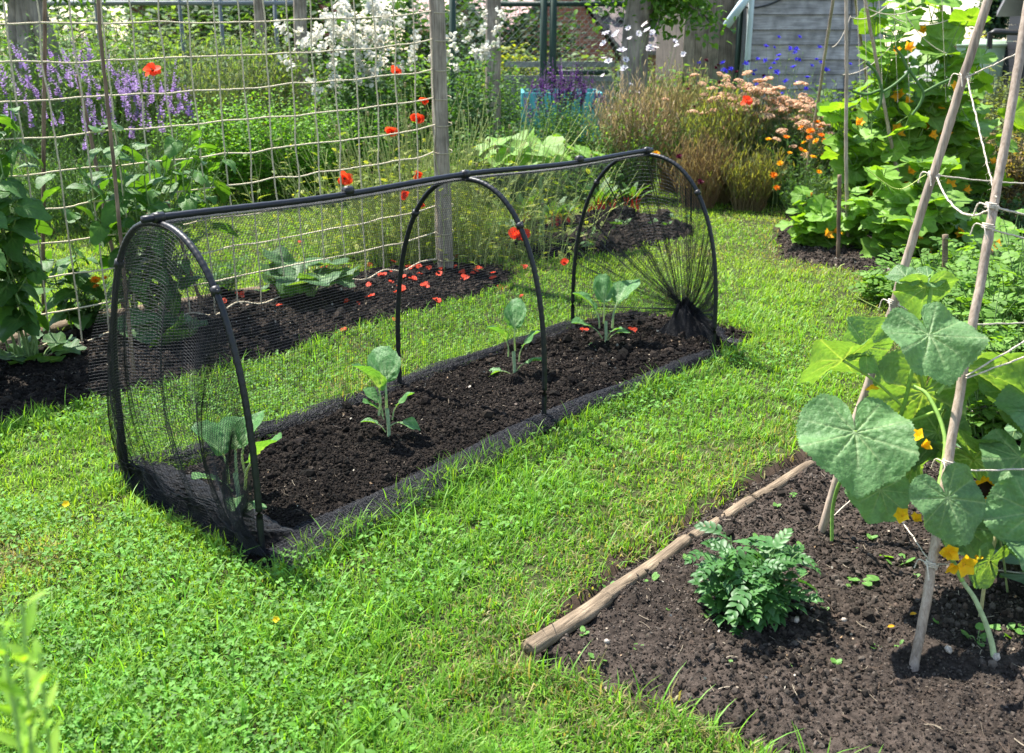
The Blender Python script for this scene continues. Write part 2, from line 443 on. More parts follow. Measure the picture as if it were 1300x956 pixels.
def soil_z(x, y, sd):
    m = np.clip(sd / .12, 0, 1); m = m * m * (3 - 2 * m)
    return lawn_z(x, y) * .5 - .022 + .045 * m + .034 * (fbm(x * 9, y * 9, 21, 3) - .45) + .040 * (fbm(x * 30, y * 30, 31, 3) - .45)

# ground sheet --------------------------------------------------------
fx = np.arange(-6.5, 6.5, .045); fy = np.arange(.4, 11, .045)
gx = np.concatenate([-np.geomspace(160, 6.7, 26), fx, np.geomspace(6.6, 160, 26)])
gy = np.concatenate([[-60, -30, -12, -5, -2, -1, -.3], fy, np.geomspace(11.1, 220, 40)])
XX, YY = np.meshgrid(gx, gy)
sd = bed_sd(XX, YY)
ZZ = lawn_z(XX, YY) - .07 * np.clip(sd / .05, 0, 1)
tn = fbm(XX * 2, YY * 2, 5, 3)[..., None]
far = np.clip((YY - 9) / 2, 0, 1)[..., None]
col = (1 - far) * (np.array([.036, .042, .016]) * (.7 + .6 * tn)) + far * (np.array([.065, .085, .028]) * (.5 + tn))
col = np.where((sd > -.03)[..., None], np.array([.05, .035, .025]), col)
mb = MB()
nx_, ny_ = len(gx), len(gy)
ii = (np.arange(ny_ - 1)[:, None] * nx_ + np.arange(nx_ - 1)[None]).ravel()
mb.add(np.stack([XX, YY, ZZ], -1).reshape(-1, 3), None, np.stack([ii, ii + 1, ii + nx_ + 1, ii + nx_], -1), col.reshape(-1, 3))
tag(mb.build('ground', M['ground']), kind='structure')

# soil beds -------------------------------------------------------------
ICO, ICF = ico()
def crumbs(name, pl, n, smin, smax, cols, seed, ymin=1.2, xr=(-9, 9), power=2.2):
    r = np.random.default_rng(seed)
    lo = pl.min(0); hi = pl.max(0)
    lo = np.maximum(lo, [xr[0], ymin]); hi = np.minimum(hi, [xr[1], 99])
    x = r.uniform(lo[0], hi[0], n * 4); y = r.uniform(lo[1], hi[1], n * 4)
    # denser near the camera
    keep = r.uniform(0, 1, len(x)) < np.clip((2.6 / y) ** 1.2, .12, 1)
    x = x[keep]; y = y[keep]
    s = sdist(pl, x, y) + (noise(x * 7, y * 7, 77) - .5) * .05
    k = (s > -.02) & (np.abs(x) < .56 * y + .7); x = x[k][:n]; y = y[k][:n]; s = s[k][:n]
    N = len(x)
    u = r.uniform(0, 1, N) ** power
    sz = (smin + (smax - smin) * u) * np.clip(y / 3.0, .8, 1.8)
    sz = np.where(r.uniform(0, 1, N) < .026 * np.clip(noise(x * 4, y * 4, seed + 5) * 2.4 - .5, 0, 2), sz.clip(.003) * r.uniform(1.8, 3.4, N), sz)
    z = soil_z(x, y, s) + sz * .25
    c = None
    base = ICO * (1 + r.uniform(-.28, .28, (12, 1)))
    c = np.array(cols)[r.integers(0, len(cols), N)] * r.uniform(.6, 1.3, (N, 1)) * (.25 + 1.55 * fbm(x * 3.5, y * 3.5, seed, 3) ** 1.2)[:, None]
    T = (base, ICF, np.zeros((0, 4), np.int64), np.ones((12, 3)))
    mb = MB(); pos = np.stack([x, y, z], -1); big = sz > smin * 2.6
    R3 = rand_rot(N, r); s3 = sz[:, None] * r.uniform(.5, 1.25, (N, 3))
    scatter(mb, T, pos[big], R3[big], s3[big], c[big])
    OV = np.array([(1, 0, 0), (-1, 0, 0), (0, 1, 0), (0, -1, 0), (0, 0, 1), (0, 0, -1)], float) * r.uniform(.7, 1.2, (6, 1))
    OT = [(0, 2, 4), (2, 1, 4), (1, 3, 4), (3, 0, 4), (2, 0, 5), (1, 2, 5), (3, 1, 5), (0, 3, 5)]
    sm = ~big; scatter(mb, tmpl(OV, OT), pos[sm], R3[sm], s3[sm] * 1.1, c[sm])
    return tag(mb.build(name, M['crumb'], smooth=False), kind='stuff')
def bits(name, pl, n, seed, xr=(-9, 9)):
    """pale stem bits, stones, straw lying on the soil"""
    r = np.random.default_rng(seed); lo = np.maximum(pl.min(0), [xr[0], 1.2]); hi = np.minimum(pl.max(0), [xr[1], 99])
    x = r.uniform(lo[0], hi[0], n * 5); y = r.uniform(lo[1], hi[1], n * 5)
    s = sdist(pl, x, y); k = (s > 0) & (np.abs(x) < .56 * y + .5); x = x[k][:n]; y = y[k][:n]; s = s[k][:n]; N = len(x)
    z = soil_z(x, y, s) + .006
    a = r.uniform(0, 6.28, N); L = .005 + .04 * r.uniform(0, 1, N) ** 2.2
    t = np.linspace(-.5, .5, 4)[None, :, None]
    d = np.stack([np.cos(a), np.sin(a), r.normal(0, .12, N)], -1)[:, None]
    p = np.stack([x, y, z], -1)[:, None] + d * L[:, None, None] * t + np.stack([-np.sin(a), np.cos(a), .5 + 0 * a], -1)[:, None] * (L[:, None, None] * .5 * r.normal(0, .4, (N, 1, 1)) * (.25 - t * t))
    c = np.array([(.20, .16, .11), (.12, .09, .06), (.30, .25, .18), (.07, .05, .035), (.09, .06, .04)])[r.integers(0, 5, N)]
    mb = MB(); tubes(mb, p, r.uniform(.0004, .0013, N), c, 3)
    # pale flakes, scraps of bark and leaf, a few small stones
    m = n * 3; x = r.uniform(lo[0], hi[0], m * 4); y = r.uniform(lo[1], hi[1], m * 4)
    s = sdist(pl, x, y); k = (s > 0) & (np.abs(x) < .56 * y + .5) & (noise(x * 5, y * 5, seed) > .35); x = x[k][:m]; y = y[k][:m]; s = s[k][:m]; m = len(x)
    FL = tmpl([(-.5, -.3, 0), (.4, -.5, .1), (.6, .3, 0), (0, .6, .15), (-.6, .2, .05)], [(0, 1, 2), (0, 2, 3), (0, 3, 4)])
    c = np.array([(.26, .21, .15), (.16, .12, .08), (.34, .31, .25), (.10, .07, .05), (.20, .13, .07)])[r.integers(0, 5, m)]
    scatter(mb, FL, np.stack([x, y, soil_z(x, y, s) + .006], -1), rand_rot(m, r), (.0015 + .0065 * r.uniform(0, 1, m) ** 3) * np.clip(y / 2.5, 1, 2), c)
    return tag(mb.build(name, M['stem']), kind='stuff')
def soil_sheet(name, pl, res, c, seed, xr=(-9, 9)):
    lo = pl.min(0) - .05; hi = pl.max(0) + .05
    lo = np.maximum(lo, [xr[0], .9]); hi = np.minimum(hi, [xr[1], 99])
    x = np.arange(lo[0], hi[0], res); y = [lo[1]]
    while y[-1] < hi[1]: y.append(y[-1] + res * max(1, y[-1] / 3.2))
    y = np.array(y)
    X, Y = np.meshgrid(x, y); s = sdist(pl, X, Y) + (noise(X * 7, Y * 7, 77) - .5) * .05
    Z = soil_z(X, Y, s)
    n = fbm(X * 3, Y * 3, seed, 4)[..., None]
    C = np.array(c) * (.35 + 1.35 * n)
    ok = (s > -.035)
    q = ok[:-1, :-1] & ok[1:, :-1] & ok[:-1, 1:] & ok[1:, 1:]
    iy, ix = np.nonzero(q); i = iy * len(x) + ix
    mb = MB(); mb.add(np.stack([X, Y, Z], -1).reshape(-1, 3), None, np.stack([i, i + 1, i + len(x) + 1, i + len(x)], -1), C.reshape(-1, 3))
    return tag(mb.build(name, M['soil']), kind='structure')
SOILD = [(.024, .018, .014), (.016, .012, .010), (.038, .029, .022), (.012, .010, .008)]
SOILR = [(.054, .043, .035), (.034, .027, .021), (.092, .075, .061), (.024, .019, .015), (.058, .042, .032)]
soil_sheet('soil', BED_TUNNEL, .009, (.018, .014, .011), 1)
soil_sheet('soil', BED_LONG, .018, (.022, .017, .013), 2, (-5, 5))
soil_sheet('soil', BED_BEET, .025, (.026, .019, .015), 3)
soil_sheet('soil', BED_WIGWAM, .0095, (.040, .031, .025), 4, (-1, 3.4))
crumbs('soil_crumbs', BED_TUNNEL, 150000, .0010, .0060, SOILD, 11, power=4)
crumbs('soil_crumbs', BED_LONG, 90000, .0015, .008, SOILD, 12, power=4, xr=(-4, 1))
crumbs('soil_crumbs', BED_BEET, 12000, .003, .013, SOILD, 13)
crumbs('soil_crumbs', BED_WIGWAM, 260000, .0008, .0058, SOILR, 14, xr=(-1, 2.6), power=4)
bits('soil_litter', BED_TUNNEL, 500, 15); bits('soil_litter', BED_LONG, 420, 16, (-4, 1)); bits('soil_litter', BED_WIGWAM, 1700, 17, (-1, 2.4))

# ================================================================== grass
def grass():
    r = np.random.default_rng(41)
    ys = np.linspace(1.25, 11.5, 200)
    def rho(y): return np.clip(27000 * (2.0 / y) ** 1.5, 2200, 30000)
    w = 1.12 * ys + 1.2
    pdf = rho(ys) * w; cdf = np.cumsum(pdf); N = int(cdf[-1] * (ys[1] - ys[0])); cdf /= cdf[-1]
    y = np.interp(r.uniform(0, 1, N), cdf, ys); x = r.uniform(-1, 1, N) * (.56 * y + .6)
    nz = fbm(x * 1.6, y * 1.6, 51, 3); clump = noise(x * 16, y * 16, 52)
    s = bed_sd(x, y) + (noise(x * 7, y * 7, 77) - .5) * .05
    keep = (s < .012 + .03 * (clump > .75)) & (r.uniform(0, 1, N) < .45 + 1.1 * clump)
    # bare worn rim next to the wigwam bed
    s4 = sdist(BED_WIGWAM, x, y)
    keep &= ~((s4 > -.05) & (r.uniform(0, 1, N) < .6 - 10 * np.maximum(-s4 - .01, 0)))
    bg = (y > 8.4) & (x < 1.0) & (x > -.2)
    x, y, s, nz, clump, s4 = [a[keep] for a in (x, y, s, nz, clump, s4)]
    N = len(x); print('blades', N)
    far = np.clip((y - 2) / 7, 0, 1)
    L = r.uniform(.024, .052, N) * (.75 + .8 * clump) * (1 - .25 * far)
    edge = (s > -.07)
    L = np.where(edge, L * r.uniform(1.0, 1.9, N), L)
    L = np.where(s4 > -.3, L * .8, L)
    tuft = noise(x * 3.1, y * 3.1, 53) > .72
    L = np.where(tuft, L * 1.35, L)
    W = r.uniform(.0018, .0050, N) * (1 + 1.0 * far)
    az = r.uniform(0, 6.283, N) + 0
    tilt = r.uniform(.15, 1.45, N)
    h = np.stack([np.cos(az), np.sin(az)], -1)
    side = np.stack([-h[:, 1], h[:, 0], 0 * az], -1)
    z0 = lawn_z(x, y) - .004 + np.where(s > -.02, -.01, 0)
    b = np.stack([x, y, z0], -1)
    up = np.cos(tilt * .6)[:, None] * np.array([0, 0, 1.]); hh = np.concatenate([h, np.zeros((N, 1))], 1)
    p1 = b + (up * .45 + hh * (np.sin(tilt * .6) * .35)[:, None]) * L[:, None]
    p2 = b + (up * .80 + hh * (np.sin(tilt) * .85)[:, None]) * L[:, None] - np.array([0, 0, 1.]) * (np.maximum(tilt - .6, 0) * .4 * L)[:, None]
    V = np.stack([b - side * W[:, None] * .5, b + side * W[:, None] * .5, p1 - side * W[:, None] * .48, p1 + side * W[:, None] * .48, p2], 1)
    gp = G(15, 708); straw = np.clip((nz - .52) * 2.0, 0, .36) + np.where(s4 > -.35, .45 * np.clip((s4 + .35) / .3, 0, 1), 0) + far * .04 + 1.1 * np.exp(-((x - gp[0]) ** 2 + (y - gp[1]) ** 2) / .02)
    dead = r.uniform(0, 1, N) < straw * .75
    g1 = np.array([.115, .275, .026]); g2 = np.array([.285, .430, .050]); g3 = np.array([.33, .30, .12])
    t = np.clip(.5 + .9 * (noise(x * 1.1, y * 1.1, 54) - .5) + r.normal(0, .28, N) + far * .12, 0, 1)[:, None]
    c = g1 * (1 - t) + g2 * t
    c = np.where(dead[:, None], g3 * r.uniform(.6, 1.1, (N, 1)), c)
    # yellowed ring at the left edge of the lawn
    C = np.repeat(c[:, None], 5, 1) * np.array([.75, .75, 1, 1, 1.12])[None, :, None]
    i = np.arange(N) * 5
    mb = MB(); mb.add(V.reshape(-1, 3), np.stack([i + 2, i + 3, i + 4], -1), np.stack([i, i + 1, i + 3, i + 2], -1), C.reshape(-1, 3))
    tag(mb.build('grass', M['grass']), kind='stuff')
    # long coarse tufts
    n = 7000; y = 1.4 + 5 * r.uniform(0, 1, n) ** 1.6; x = r.uniform(-1, 1, n) * (.56 * y + .3)
    s = bed_sd(x, y); s4 = sdist(BED_WIGWAM, x, y)
    k = (s < .0) & ((s4 < -.25) | ((s4 > -.06) & (y < 3.4))) & ((s > -.09) | (noise(x * 2.3, y * 2.3, 61) > .62)); x = x[k]; y = y[k]; n = len(x)
    K = 5; t = np.linspace(0, 1, K)
    az = r.uniform(0, 6.283, n); L = r.uniform(.06, .125, n); ln = r.uniform(.3, 1.0, n)
    px = x[:, None] + np.cos(az)[:, None] * L[:, None] * ln[:, None] * t ** 1.6
    py = y[:, None] + np.sin(az)[:, None] * L[:, None] * ln[:, None] * t ** 1.6
    pz = lawn_z(x, y)[:, None] + L[:, None] * (t - .35 * ln[:, None] * t ** 2.4)
    sx = -np.sin(az)[:, None] * .0022 * (1 - t ** 2.2 * .95); sy = np.cos(az)[:, None] * .0022 * (1 - t ** 2.2 * .95)
    A = np.stack([px - sx, py - sy, pz], -1); B = np.stack([px + sx, py + sy, pz], -1)
    V = np.stack([A, B], 2).reshape(n, K * 2, 3)
    i = (np.arange(n) * K * 2)[:, None] + (np.arange(K - 1) * 2)[None]
    c = np.array([.12, .30, .03]) * r.uniform(.7, 1.5, (n, 1)) + np.array([.05, .03, 0]) * r.uniform(0, 1, (n, 1))
    mb = MB(); mb.add(V.reshape(-1, 3), None, np.stack([i, i + 1, i + 3, i + 2], -1).reshape(-1, 4), np.repeat(c, K * 2, 0))
    tag(mb.build('long_grass', M['grass']), kind='stuff')
    # clover & small weeds
    n = 52000; y = 1.3 + 3.2 * r.uniform(0, 1, n) ** 1.3; x = r.uniform(-1, 1, n) * (.56 * y + .4)
    m = fbm(x * 1.8, y * 1.8, 71, 3) + .25 * np.clip(1 - np.abs(x + .9) / .9, 0, 1) * (y < 2.8)
    s = bed_sd(x, y) ; s4 = sdist(BED_WIGWAM, x, y)
    k = (s < -.0) & (m > .50) & (r.uniform(0, 1, n) < np.clip((m - .47) * 6, 0, 1)) & (s4 < -.3); x = x[k]; y = y[k]; n = len(x); print('clover', n)
    mbc = MB()
    for a in range(3):
        e = a * 2.094
        yv = np.array([[math.cos(e), math.sin(e), .12]])
        scatter(mbc, ROUND, np.array([[0, 0, 0.]]), frames(yv, np.array([[0, 0, 1.]])), np.array([[.85, 1, 1]]), (1, 1, 1))
    CT = from_mb(mbc)
    hgt = r.uniform(.015, .05, n); z = lawn_z(x, y) + hgt
    sz = r.uniform(.004, .0095, n)
    tx = nrm(np.stack([r.normal(0, .35, n), r.normal(-.1, .35, n), np.ones(n)], -1))
    a = r.uniform(0, 6.28, n)
    Rm = frames(np.stack([np.cos(a), np.sin(a), -(tx[:, 0] * np.cos(a) + tx[:, 1] * np.sin(a))], -1), tx)
    c = np.array([.110, .255, .040]) * r.uniform(.6, 1.5, (n, 1))
    mb = MB(); scatter(mb, CT, np.stack([x, y, z], -1), Rm, sz, c)
    tag(mb.build('clover', M['leaf']), kind='stuff')
    # broad weed leaves, low
    n = 16000; y = 1.35 + 4.2 * r.uniform(0, 1, n) ** 1.3; x = r.uniform(-1, 1, n) * (.56 * y + .4)
    s = bed_sd(x, y); s4 = sdist(BED_WIGWAM, x, y); k = (s < -.01) & (s4 < -.3) & (noise(x * 5, y * 5, 81) > .42); x = x[k]; y = y[k]; n = len(x)
    a = r.uniform(0, 6.28, n)
    Rm = frames(np.stack([np.cos(a), np.sin(a), r.uniform(.0, .9, n)], -1), np.stack([0 * a, -.15 + 0 * a, 1 + 0 * a], -1))
    mb = MB(); scatter(mb, OVATE, np.stack([x, y, lawn_z(x, y) + r.uniform(.005, .03, n)], -1), Rm, r.uniform(.010, .032, n)[:, None] * np.array([.75, 1, 1]), np.array([.11, .26, .03]) * r.uniform(.7, 1.4, (n, 1)))
    tag(mb.build('lawn_weeds', M['leaf']), kind='stuff')
grass()

# ================================================================== net tunnel
def zfor(row, Y):  # height of the point seen at that row, at distance Y
    return P(650, row, Y)[2]
hp = [((163, 612), (333, 706), 284), ((508, 495), (690, 540), 227), ((727, 419), (904, 455), 196)]
HO = []
for a, b, top in hp:
    A = G(*a); B = G(*b); mid = (A + B) / 2
    HO.append((A, B, zfor(top, mid[1])))
print('hoops', [(a.round(2), b.round(2), round(h, 2)) for a, b, h in HO])
tun = thing('net_tunnel', 'black net tunnel cloche on three plastic hoops with a ridge pole over the brassica bed', 'cloche', tuple((HO[1][0] + HO[1][1]) / 2 * np.array([1, 1, 0])))
LD = nrm(HO[2][1] - HO[0][1]); WD = nrm(np.array([LD[1], -LD[0], 0]))
def arch(i, t):
    """t in 0..1 from back foot over the top to the front foot"""
    A, B, h = HO[i]; a = np.asarray(t) * math.pi
    c = -np.sign(np.cos(a)) * np.abs(np.cos(a)) ** .80; s = np.abs(np.sin(a)) ** .86
    # slightly bulging legs
    c = c * (1 + .055 * np.sin(2 * np.minimum(a, math.pi - a)) * (s < .98))
    mid = (A + B) / 2; half = (B - A) / 2
    return mid[None] + half[None] * c[:, None] + np.array([0, 0, 1.])[None] * (h * s)[:, None]
tt = np.linspace(0, 1, 61)
for i in range(3):
    p = arch(i, tt); p[0, 2] -= .12; p[-1, 2] -= .12
    # net sleeve makes fine ribs on the tube
    pp = np.concatenate([np.linspace(p[k], p[k + 1], 5)[:-1] for k in range(60)] + [p[-1:]])
    rr = .0102 * (1 + .07 * np.sin(np.arange(len(pp)) * 2.1))
    mb = MB(); tubes(mb, pp, rr, (.008, .009, .012), 8)
    ho = mb.build('hoop', M['plastic'], tun)
    for tq in (.30, .70):   # couplers half way up each side
        q = arch(i, np.array([tq - .006, tq, tq + .006]))
        mb = MB(); tubes(mb, q, .0150, (.012, .012, .014), 8, cap=True); blob(mb, q[1] + WD * .012, (.006, .006, .010), (.012, .012, .014), 1)
        mb.build('clip', M['plastic'], tun)
tops = [arch(i, np.array([.5]))[0] + np.array([0, 0, .018]) for i in range(3)]
mb = MB()
rp = np.concatenate([np.linspace(tops[0] - LD * .05, tops[1], 60), np.linspace(tops[1], tops[2] + LD * .04, 60)[1:]])
rp[:, 2] -= .012 * np.sin(np.linspace(0, 1, len(rp)) * math.pi * 2) ** 2
tubes(mb, rp, .0106 * (1 + .05 * np.sin(np.arange(len(rp)) * 2.2)), (.009, .010, .016), 8, cap=True)
mb.build('ridge_pole', M['plastic'], tun)
for q in (tops[0], tops[1], tops[2], (tops[0] * .45 + tops[1] * .55), (tops[1] * .42 + tops[2] * .58)):
    mb = MB()
    tubes(mb, np.array([q - LD * .016, q, q + LD * .016]), .0158, (.012, .012, .014), 8, cap=True)
    blob(mb, q + np.array([0, 0, .012]), (.006, .006, .007), (.012, .012, .014), 3)
    mb.build('clip', M['plastic'], tun)

NR = .00060
NC = (.007, .0075, .011)
def net_lines(mb, S, step_u=1, step_v=1, r=NR, close=False):
    """S (Nu,Nv,3) surface grid; threads run along both directions"""
    tubes(mb, S[:, ::step_v].transpose(1, 0, 2), r, NC, 3)
    tubes(mb, S[::step_u], r, NC, 3)
rn = np.random.default_rng(91)
CELL = .0118
Ltot = [np.linalg.norm(tops[1] - tops[0]), np.linalg.norm(tops[2] - tops[1])]
nu = [int(l / CELL) for l in Ltot]
# arc sampling by length
def arch_eq(i, n):
    t = np.linspace(0, 1, 400); p = arch(i, t); d = np.concatenate([[0], np.cumsum(np.linalg.norm(np.diff(p, axis=0), axis=1))])
    return np.interp(np.linspace(0, d[-1], n), d, t), d[-1]
_, alen = arch_eq(1, 10)
nv = int(alen / CELL)
TS = [arch_eq(i, nv)[0] for i in range(3)]
A3 = [arch(i, TS[i]) for i in range(3)]
Sm = []
for g in range(2):
    for k in range(nu[g] + (g == 1)):
        u = k / nu[g]; p = A3[g] * (1 - u) + A3[g + 1] * u
        mid = (HO[g][0] + HO[g][1]) / 2 * (1 - u) + (HO[g + 1][0] + HO[g + 1][1]) / 2 * u
        hgt = p[:, 2] / p[:, 2].max()
        sag = .085 * math.sin(math.pi * u) * np.sin(np.pi * np.clip(hgt, 0, 1)) ** .7
        q = p.copy()
        q[:, :2] = mid[:2] + (p[:, :2] - mid[:2]) * (1 - sag[:, None])
        q[:, 2] -= .012 * math.sin(math.pi * u) ** 2 * hgt
        U = g + u
        # loose bulge on the back side at the near end
        back = (np.arange(nv) < nv * .36)
        bl = .20 * math.exp(-(U / .17) ** 2) * np.sin(np.pi * np.clip(hgt * 1.15 + .1, 0, 1)) * back
        q[:, :2] -= WD[None, :2] * bl[:, None]
        q += .004 * (noise(U * 14 + np.zeros(nv), np.linspace(0, 9, nv), 5) - .5)[:, None] * WD
        Sm.append(q)
Sm = np.array(Sm)
# clip to above ground
Sm[..., 2] = np.maximum(Sm[..., 2], .004)
netmb = MB(); net_lines(netmb, Sm[:, :int(nv * .515)])   # the front side is thrown open: its net lies bunched on the ground
# skirts: loose net bunched on the ground along both long sides
def skirt(side):
    n = len(Sm); base = Sm[:, 0 if side < 0 else -1]
    m = 16; out = []
    for k in range(m):
        t = k / (m - 1)
        s_ = np.arange(n) * CELL
        wid = (.040 + .10 * (1 - s_ / s_[-1]) ** 1.5 if side > 0 else .06) + .055 * fbm(s_ * 2.2 + 40 * (side > 0), s_ * 0 + 3.3, 8, 3)
        off = side * (-.045 + wid * t + .060 * (fbm(s_ * 5 + REP * .3, s_ * 0 + t * 3.2 + REP * .5, 15, 3) - .45))
        z = .008 + .036 * fbm(s_ * 9 + REP * .55, s_ * 0 + t * 3.1 + REP * .2, 19, 3) * np.sin(math.pi * (.12 + .88 * t)) ** .7 + .003 * rn.uniform(0, 1, n)
        q = base + WD[None] * off[:, None]; q[:, 2] = lawn_z(q[:, 0], q[:, 1]) + z; out.append(q)
    return np.array(out).transpose(1, 0, 2)
for sd_ in (-1, 1):
    for rep in range(6 if sd_ < 0 else 7):
        REP = rep; S = skirt(sd_); S += rn.normal(0, .002, S.shape) + WD * .005 * (rep % 6) * sd_ + np.array([0, 0, .003]) * (rep % 6)
        net_lines(netmb, S, step_u=1, r=NR * 1.1)
# far end: drawn together into a neck and a tail lying on the soil
neck = G(868, 424); neck[2] = .13
nr_ = 70
t_eq = TS[2]; rim = A3[2]
phi = np.linspace(0, 1, nv)
phi2 = phi + .011 * np.sin(phi * 2 * math.pi * 9) + .006 * np.sin(phi * 2 * math.pi * 23)
rimp = np.stack([np.interp(phi2, phi, rim[:, k]) for k in range(3)], -1)
cone = []
for k in range(nr_):
    v = (k / (nr_ - 1)); vv = 1 - (1 - v) ** 1.25
    a = phi2 * 2 * math.pi
    ring = neck + .028 * np.stack([np.cos(a) * WD[0], np.cos(a) * WD[1], np.sin(a) * .8], -1)
    q = rimp * (1 - vv) + ring * vv
    q += LD[None] * (.035 * math.sin(math.pi * v)) + np.array([0, 0, -.10]) * (math.sin(math.pi * v) * np.clip(rimp[:, 2:3] / .9, 0, 1) * .9)
    q += (.010 * v * (1 - v) * 4) * np.sin(phi * 2 * math.pi * 31 + 5 * v)[:, None] * WD[None]
    q[:, 2] = np.maximum(q[:, 2], .01)
    cone.append(q)
cone = np.array(cone); net_lines(netmb, cone)
wv = np.linspace(0, 1, nr_)[:, None] ** 1.5
for rep in range(1):
    c2 = cone + LD * .02 * (rep + 1) * np.sin(wv * math.pi)[..., None] + (WD * .028)[None, None] * (np.sin(phi * (24 + 9 * rep)) [None] * wv * (1.2 - wv))[..., None]
    net_lines(netmb, c2)
tail = []
for k in range(26):
    v = k / 25; a = phi * 2 * math.pi
    ctr = neck * (1 - v) + (G(915, 437) + np.array([0, 0, .012])) * v
    w = .028 + .085 * v
    q = ctr + np.stack([np.cos(a) * WD[0] * w, np.cos(a) * WD[1] * w, np.abs(np.sin(a)) * (.03 + .02 * np.sin(a * 5 + v * 4))], -1)
    q += LD[None] * .03 * np.sin(a * 4 + 2)[:, None] * v
    q[:, 2] = np.maximum(q[:, 2] - .06 * v, .012); tail.append(q)
for rep in range(4):
    net_lines(netmb, np.array(tail) * 1.0 + np.array([0, 0, .006]) * rep + rn.normal(0, .0025, np.shape(tail)), r=NR * 1.2)
heap_c = G(868, 426)
for rep in range(7):
    hs = []
    for k in range(24):
        v = k / 23; a = np.linspace(0, 2 * math.pi, 90)
        rr_ = .03 + .13 * v * (.55 + .9 * fbm(np.cos(a) * 1.6 + rep * .15 + 5, np.sin(a) * 1.6 + v, 23, 3))
        q = heap_c + WD * .05 * v + np.stack([np.cos(a) * rr_, np.sin(a) * rr_ * .8, .15 * (1 - .09 * rep) * (1 - v) ** .8 * (.5 + .9 * fbm(np.cos(a) * 2.3 + rep * .3, np.sin(a) * 2.3 + v * 2, 27, 3)) + .03 * fbm(np.cos(a) * 5 + v * 3, np.sin(a) * 5 + rep, 29, 2) + .008], -1)
        hs.append(q)
    net_lines(netmb, np.array(hs), r=NR * 1.2)
# near end: a curtain hanging from the near hoop, in folds, bunched at the foot
A, B, hN = HO[0]; midN = (A + B) / 2
cur = []; nk = int(hN * 1.05 / CELL)
xr_ = (A3[0] - midN) @ WD
phn = np.linspace(0, 1, nv)
for k in range(nk):
    v = k / (nk - 1)
    z = A3[0][:, 2] * (1 - v) + .02 * v
    xs = xr_ * (1 - .04 * math.sin(math.pi * v))
    # folds gather towards the back half
    xs = xs - .05 * v * (1 - v) * 4 * np.clip(xs + .2, 0, .4) / .4 + .030 * min(1, v * 3) * np.sin(phn * 2 * math.pi * 8 + 1.3 * v) + .010 * v * np.sin(phn * 2 * math.pi * 21)
    ou = .01 + .07 * math.sin(math.pi * min(1, v * 1.0)) * (A3[0][:, 2] / hN) + .012 * v * np.sin(phn * 2 * math.pi * 11)
    q = midN[None] * np.array([1, 1, 0]) + WD[None] * xs[:, None] - LD[None] * ou[:, None] + np.array([0, 0, 1.]) * z[:, None]
    cur.append(q)
cur = np.array(cur); net_lines(netmb, cur, step_v=1)
for rep in range(12):
    fs = []; n = 150; u = np.linspace(-1, 1, n)
    for k in range(16):
        v = k / 15
        out_ = .03 - .026 * (rep % 6) - .035 * math.sin(v * math.pi) + .006 * np.sin(u * 13 + rep * .7 + v * 3)
        q = midN * np.array([1, 1, 0]) + WD[None] * (u * .375)[:, None] - LD[None] * (out_ + .01)[:, None]
        q[:, 2] = .010 + (.095 - .012 * (rep % 6)) * (1 - v) * (.8 + .2 * np.sin(u * 6 + rep * .8)) + .006 * np.sin(u * 19 + k * .4) ** 2
        fs.append(q)
    net_lines(netmb, np.array(fs), r=NR * 1.15)
net = netmb.build('net', M['net'], tun)
print('net polys', len(net.data.polygons))

# ================================================================== brassicas inside
BL = []
for sdv in range(4):
    bl = leaf_geo('brassica', 200 + sdv * 7, (.10, .25, .075), (.32, .44, .22), nt=64, nr=16, cup=-.05, wave=.17, droop=.22, quilt=.09, fold=.26, sec=1, groove=.012,
                  petiole=np.array([[0, -.75, -.25], [0, -.35, -.06]]), pr=.028, pcol=(.36, .46, .28))
    BL.append(bl.mesh('brassica_leaf', M['bigleaf']))
def brassica(label, base, s, leaves, collar=True):
    b = G(*base); t = thing('brassica_plant', label, 'cabbage plant', tuple(b), 'young brassica plants in the net tunnel')
    mb = MB(); tubes(mb, smooth_path([b + [0, 0, -.03], b + [.004, 0, .05 * s / .3], b + [0, 0, .13 * s / .3]], 8), np.linspace(.006, .008, 8), (.26, .36, .20), 7)
    mb.build('stem', M['stem'], t)
    for k, (az, el, L, hz) in enumerate(leaves):
        r_w = .9 + .5 * ((k * 7 + int(b[0] * 50)) % 5) / 5
        a = rad(az); e = rad(el)
        y = np.array([math.cos(a) * math.cos(e), math.sin(a) * math.cos(e), math.sin(e)])
        Rm = frame1(y, (-math.cos(a) * .6, -math.sin(a) * .6, 1.0))
        p = b + np.array([0, 0, hz]) + y * L * .72
        place('leaf', BL[k % 4], t, b + np.array([0, 0, hz]) + y * L * .62, Rm, (L * r_w * .86, L * .80, L * .9))
    if collar:
        mb = MB(); n = 14; a = np.arange(n) / n * 6.283
        rr = .038 * (1 + .08 * np.sin(a * 3))
        top = np.stack([np.cos(a) * rr, np.sin(a) * rr, .006 + .004 * np.sin(a * 2)], -1) + b + [0, 0, .004]
        V = np.vstack([b + [0, 0, .012], top, top - [0, 0, .003]])
        T = [(0, 1 + i, 1 + (i + 1) % n) for i in range(n)]
        Q = [(1 + i, 1 + n + i, 1 + n + (i + 1) % n, 1 + (i + 1) % n) for i in range(n)]
        mb.add(V, T, Q, (.42, .41, .40)); mb.build('collar', M['paint'], t)
brassica('young brassica nearest the camera, standing behind the near hoop under the net', (303, 648), .3,
         [(150, 62, .16, .10), (100, 50, .15, .12), (205, 28, .10, .09), (-20, 52, .17, .10), (40, 70, .16, .12), (-80, 20, .09, .05), (-40, -25, .10, .07)])
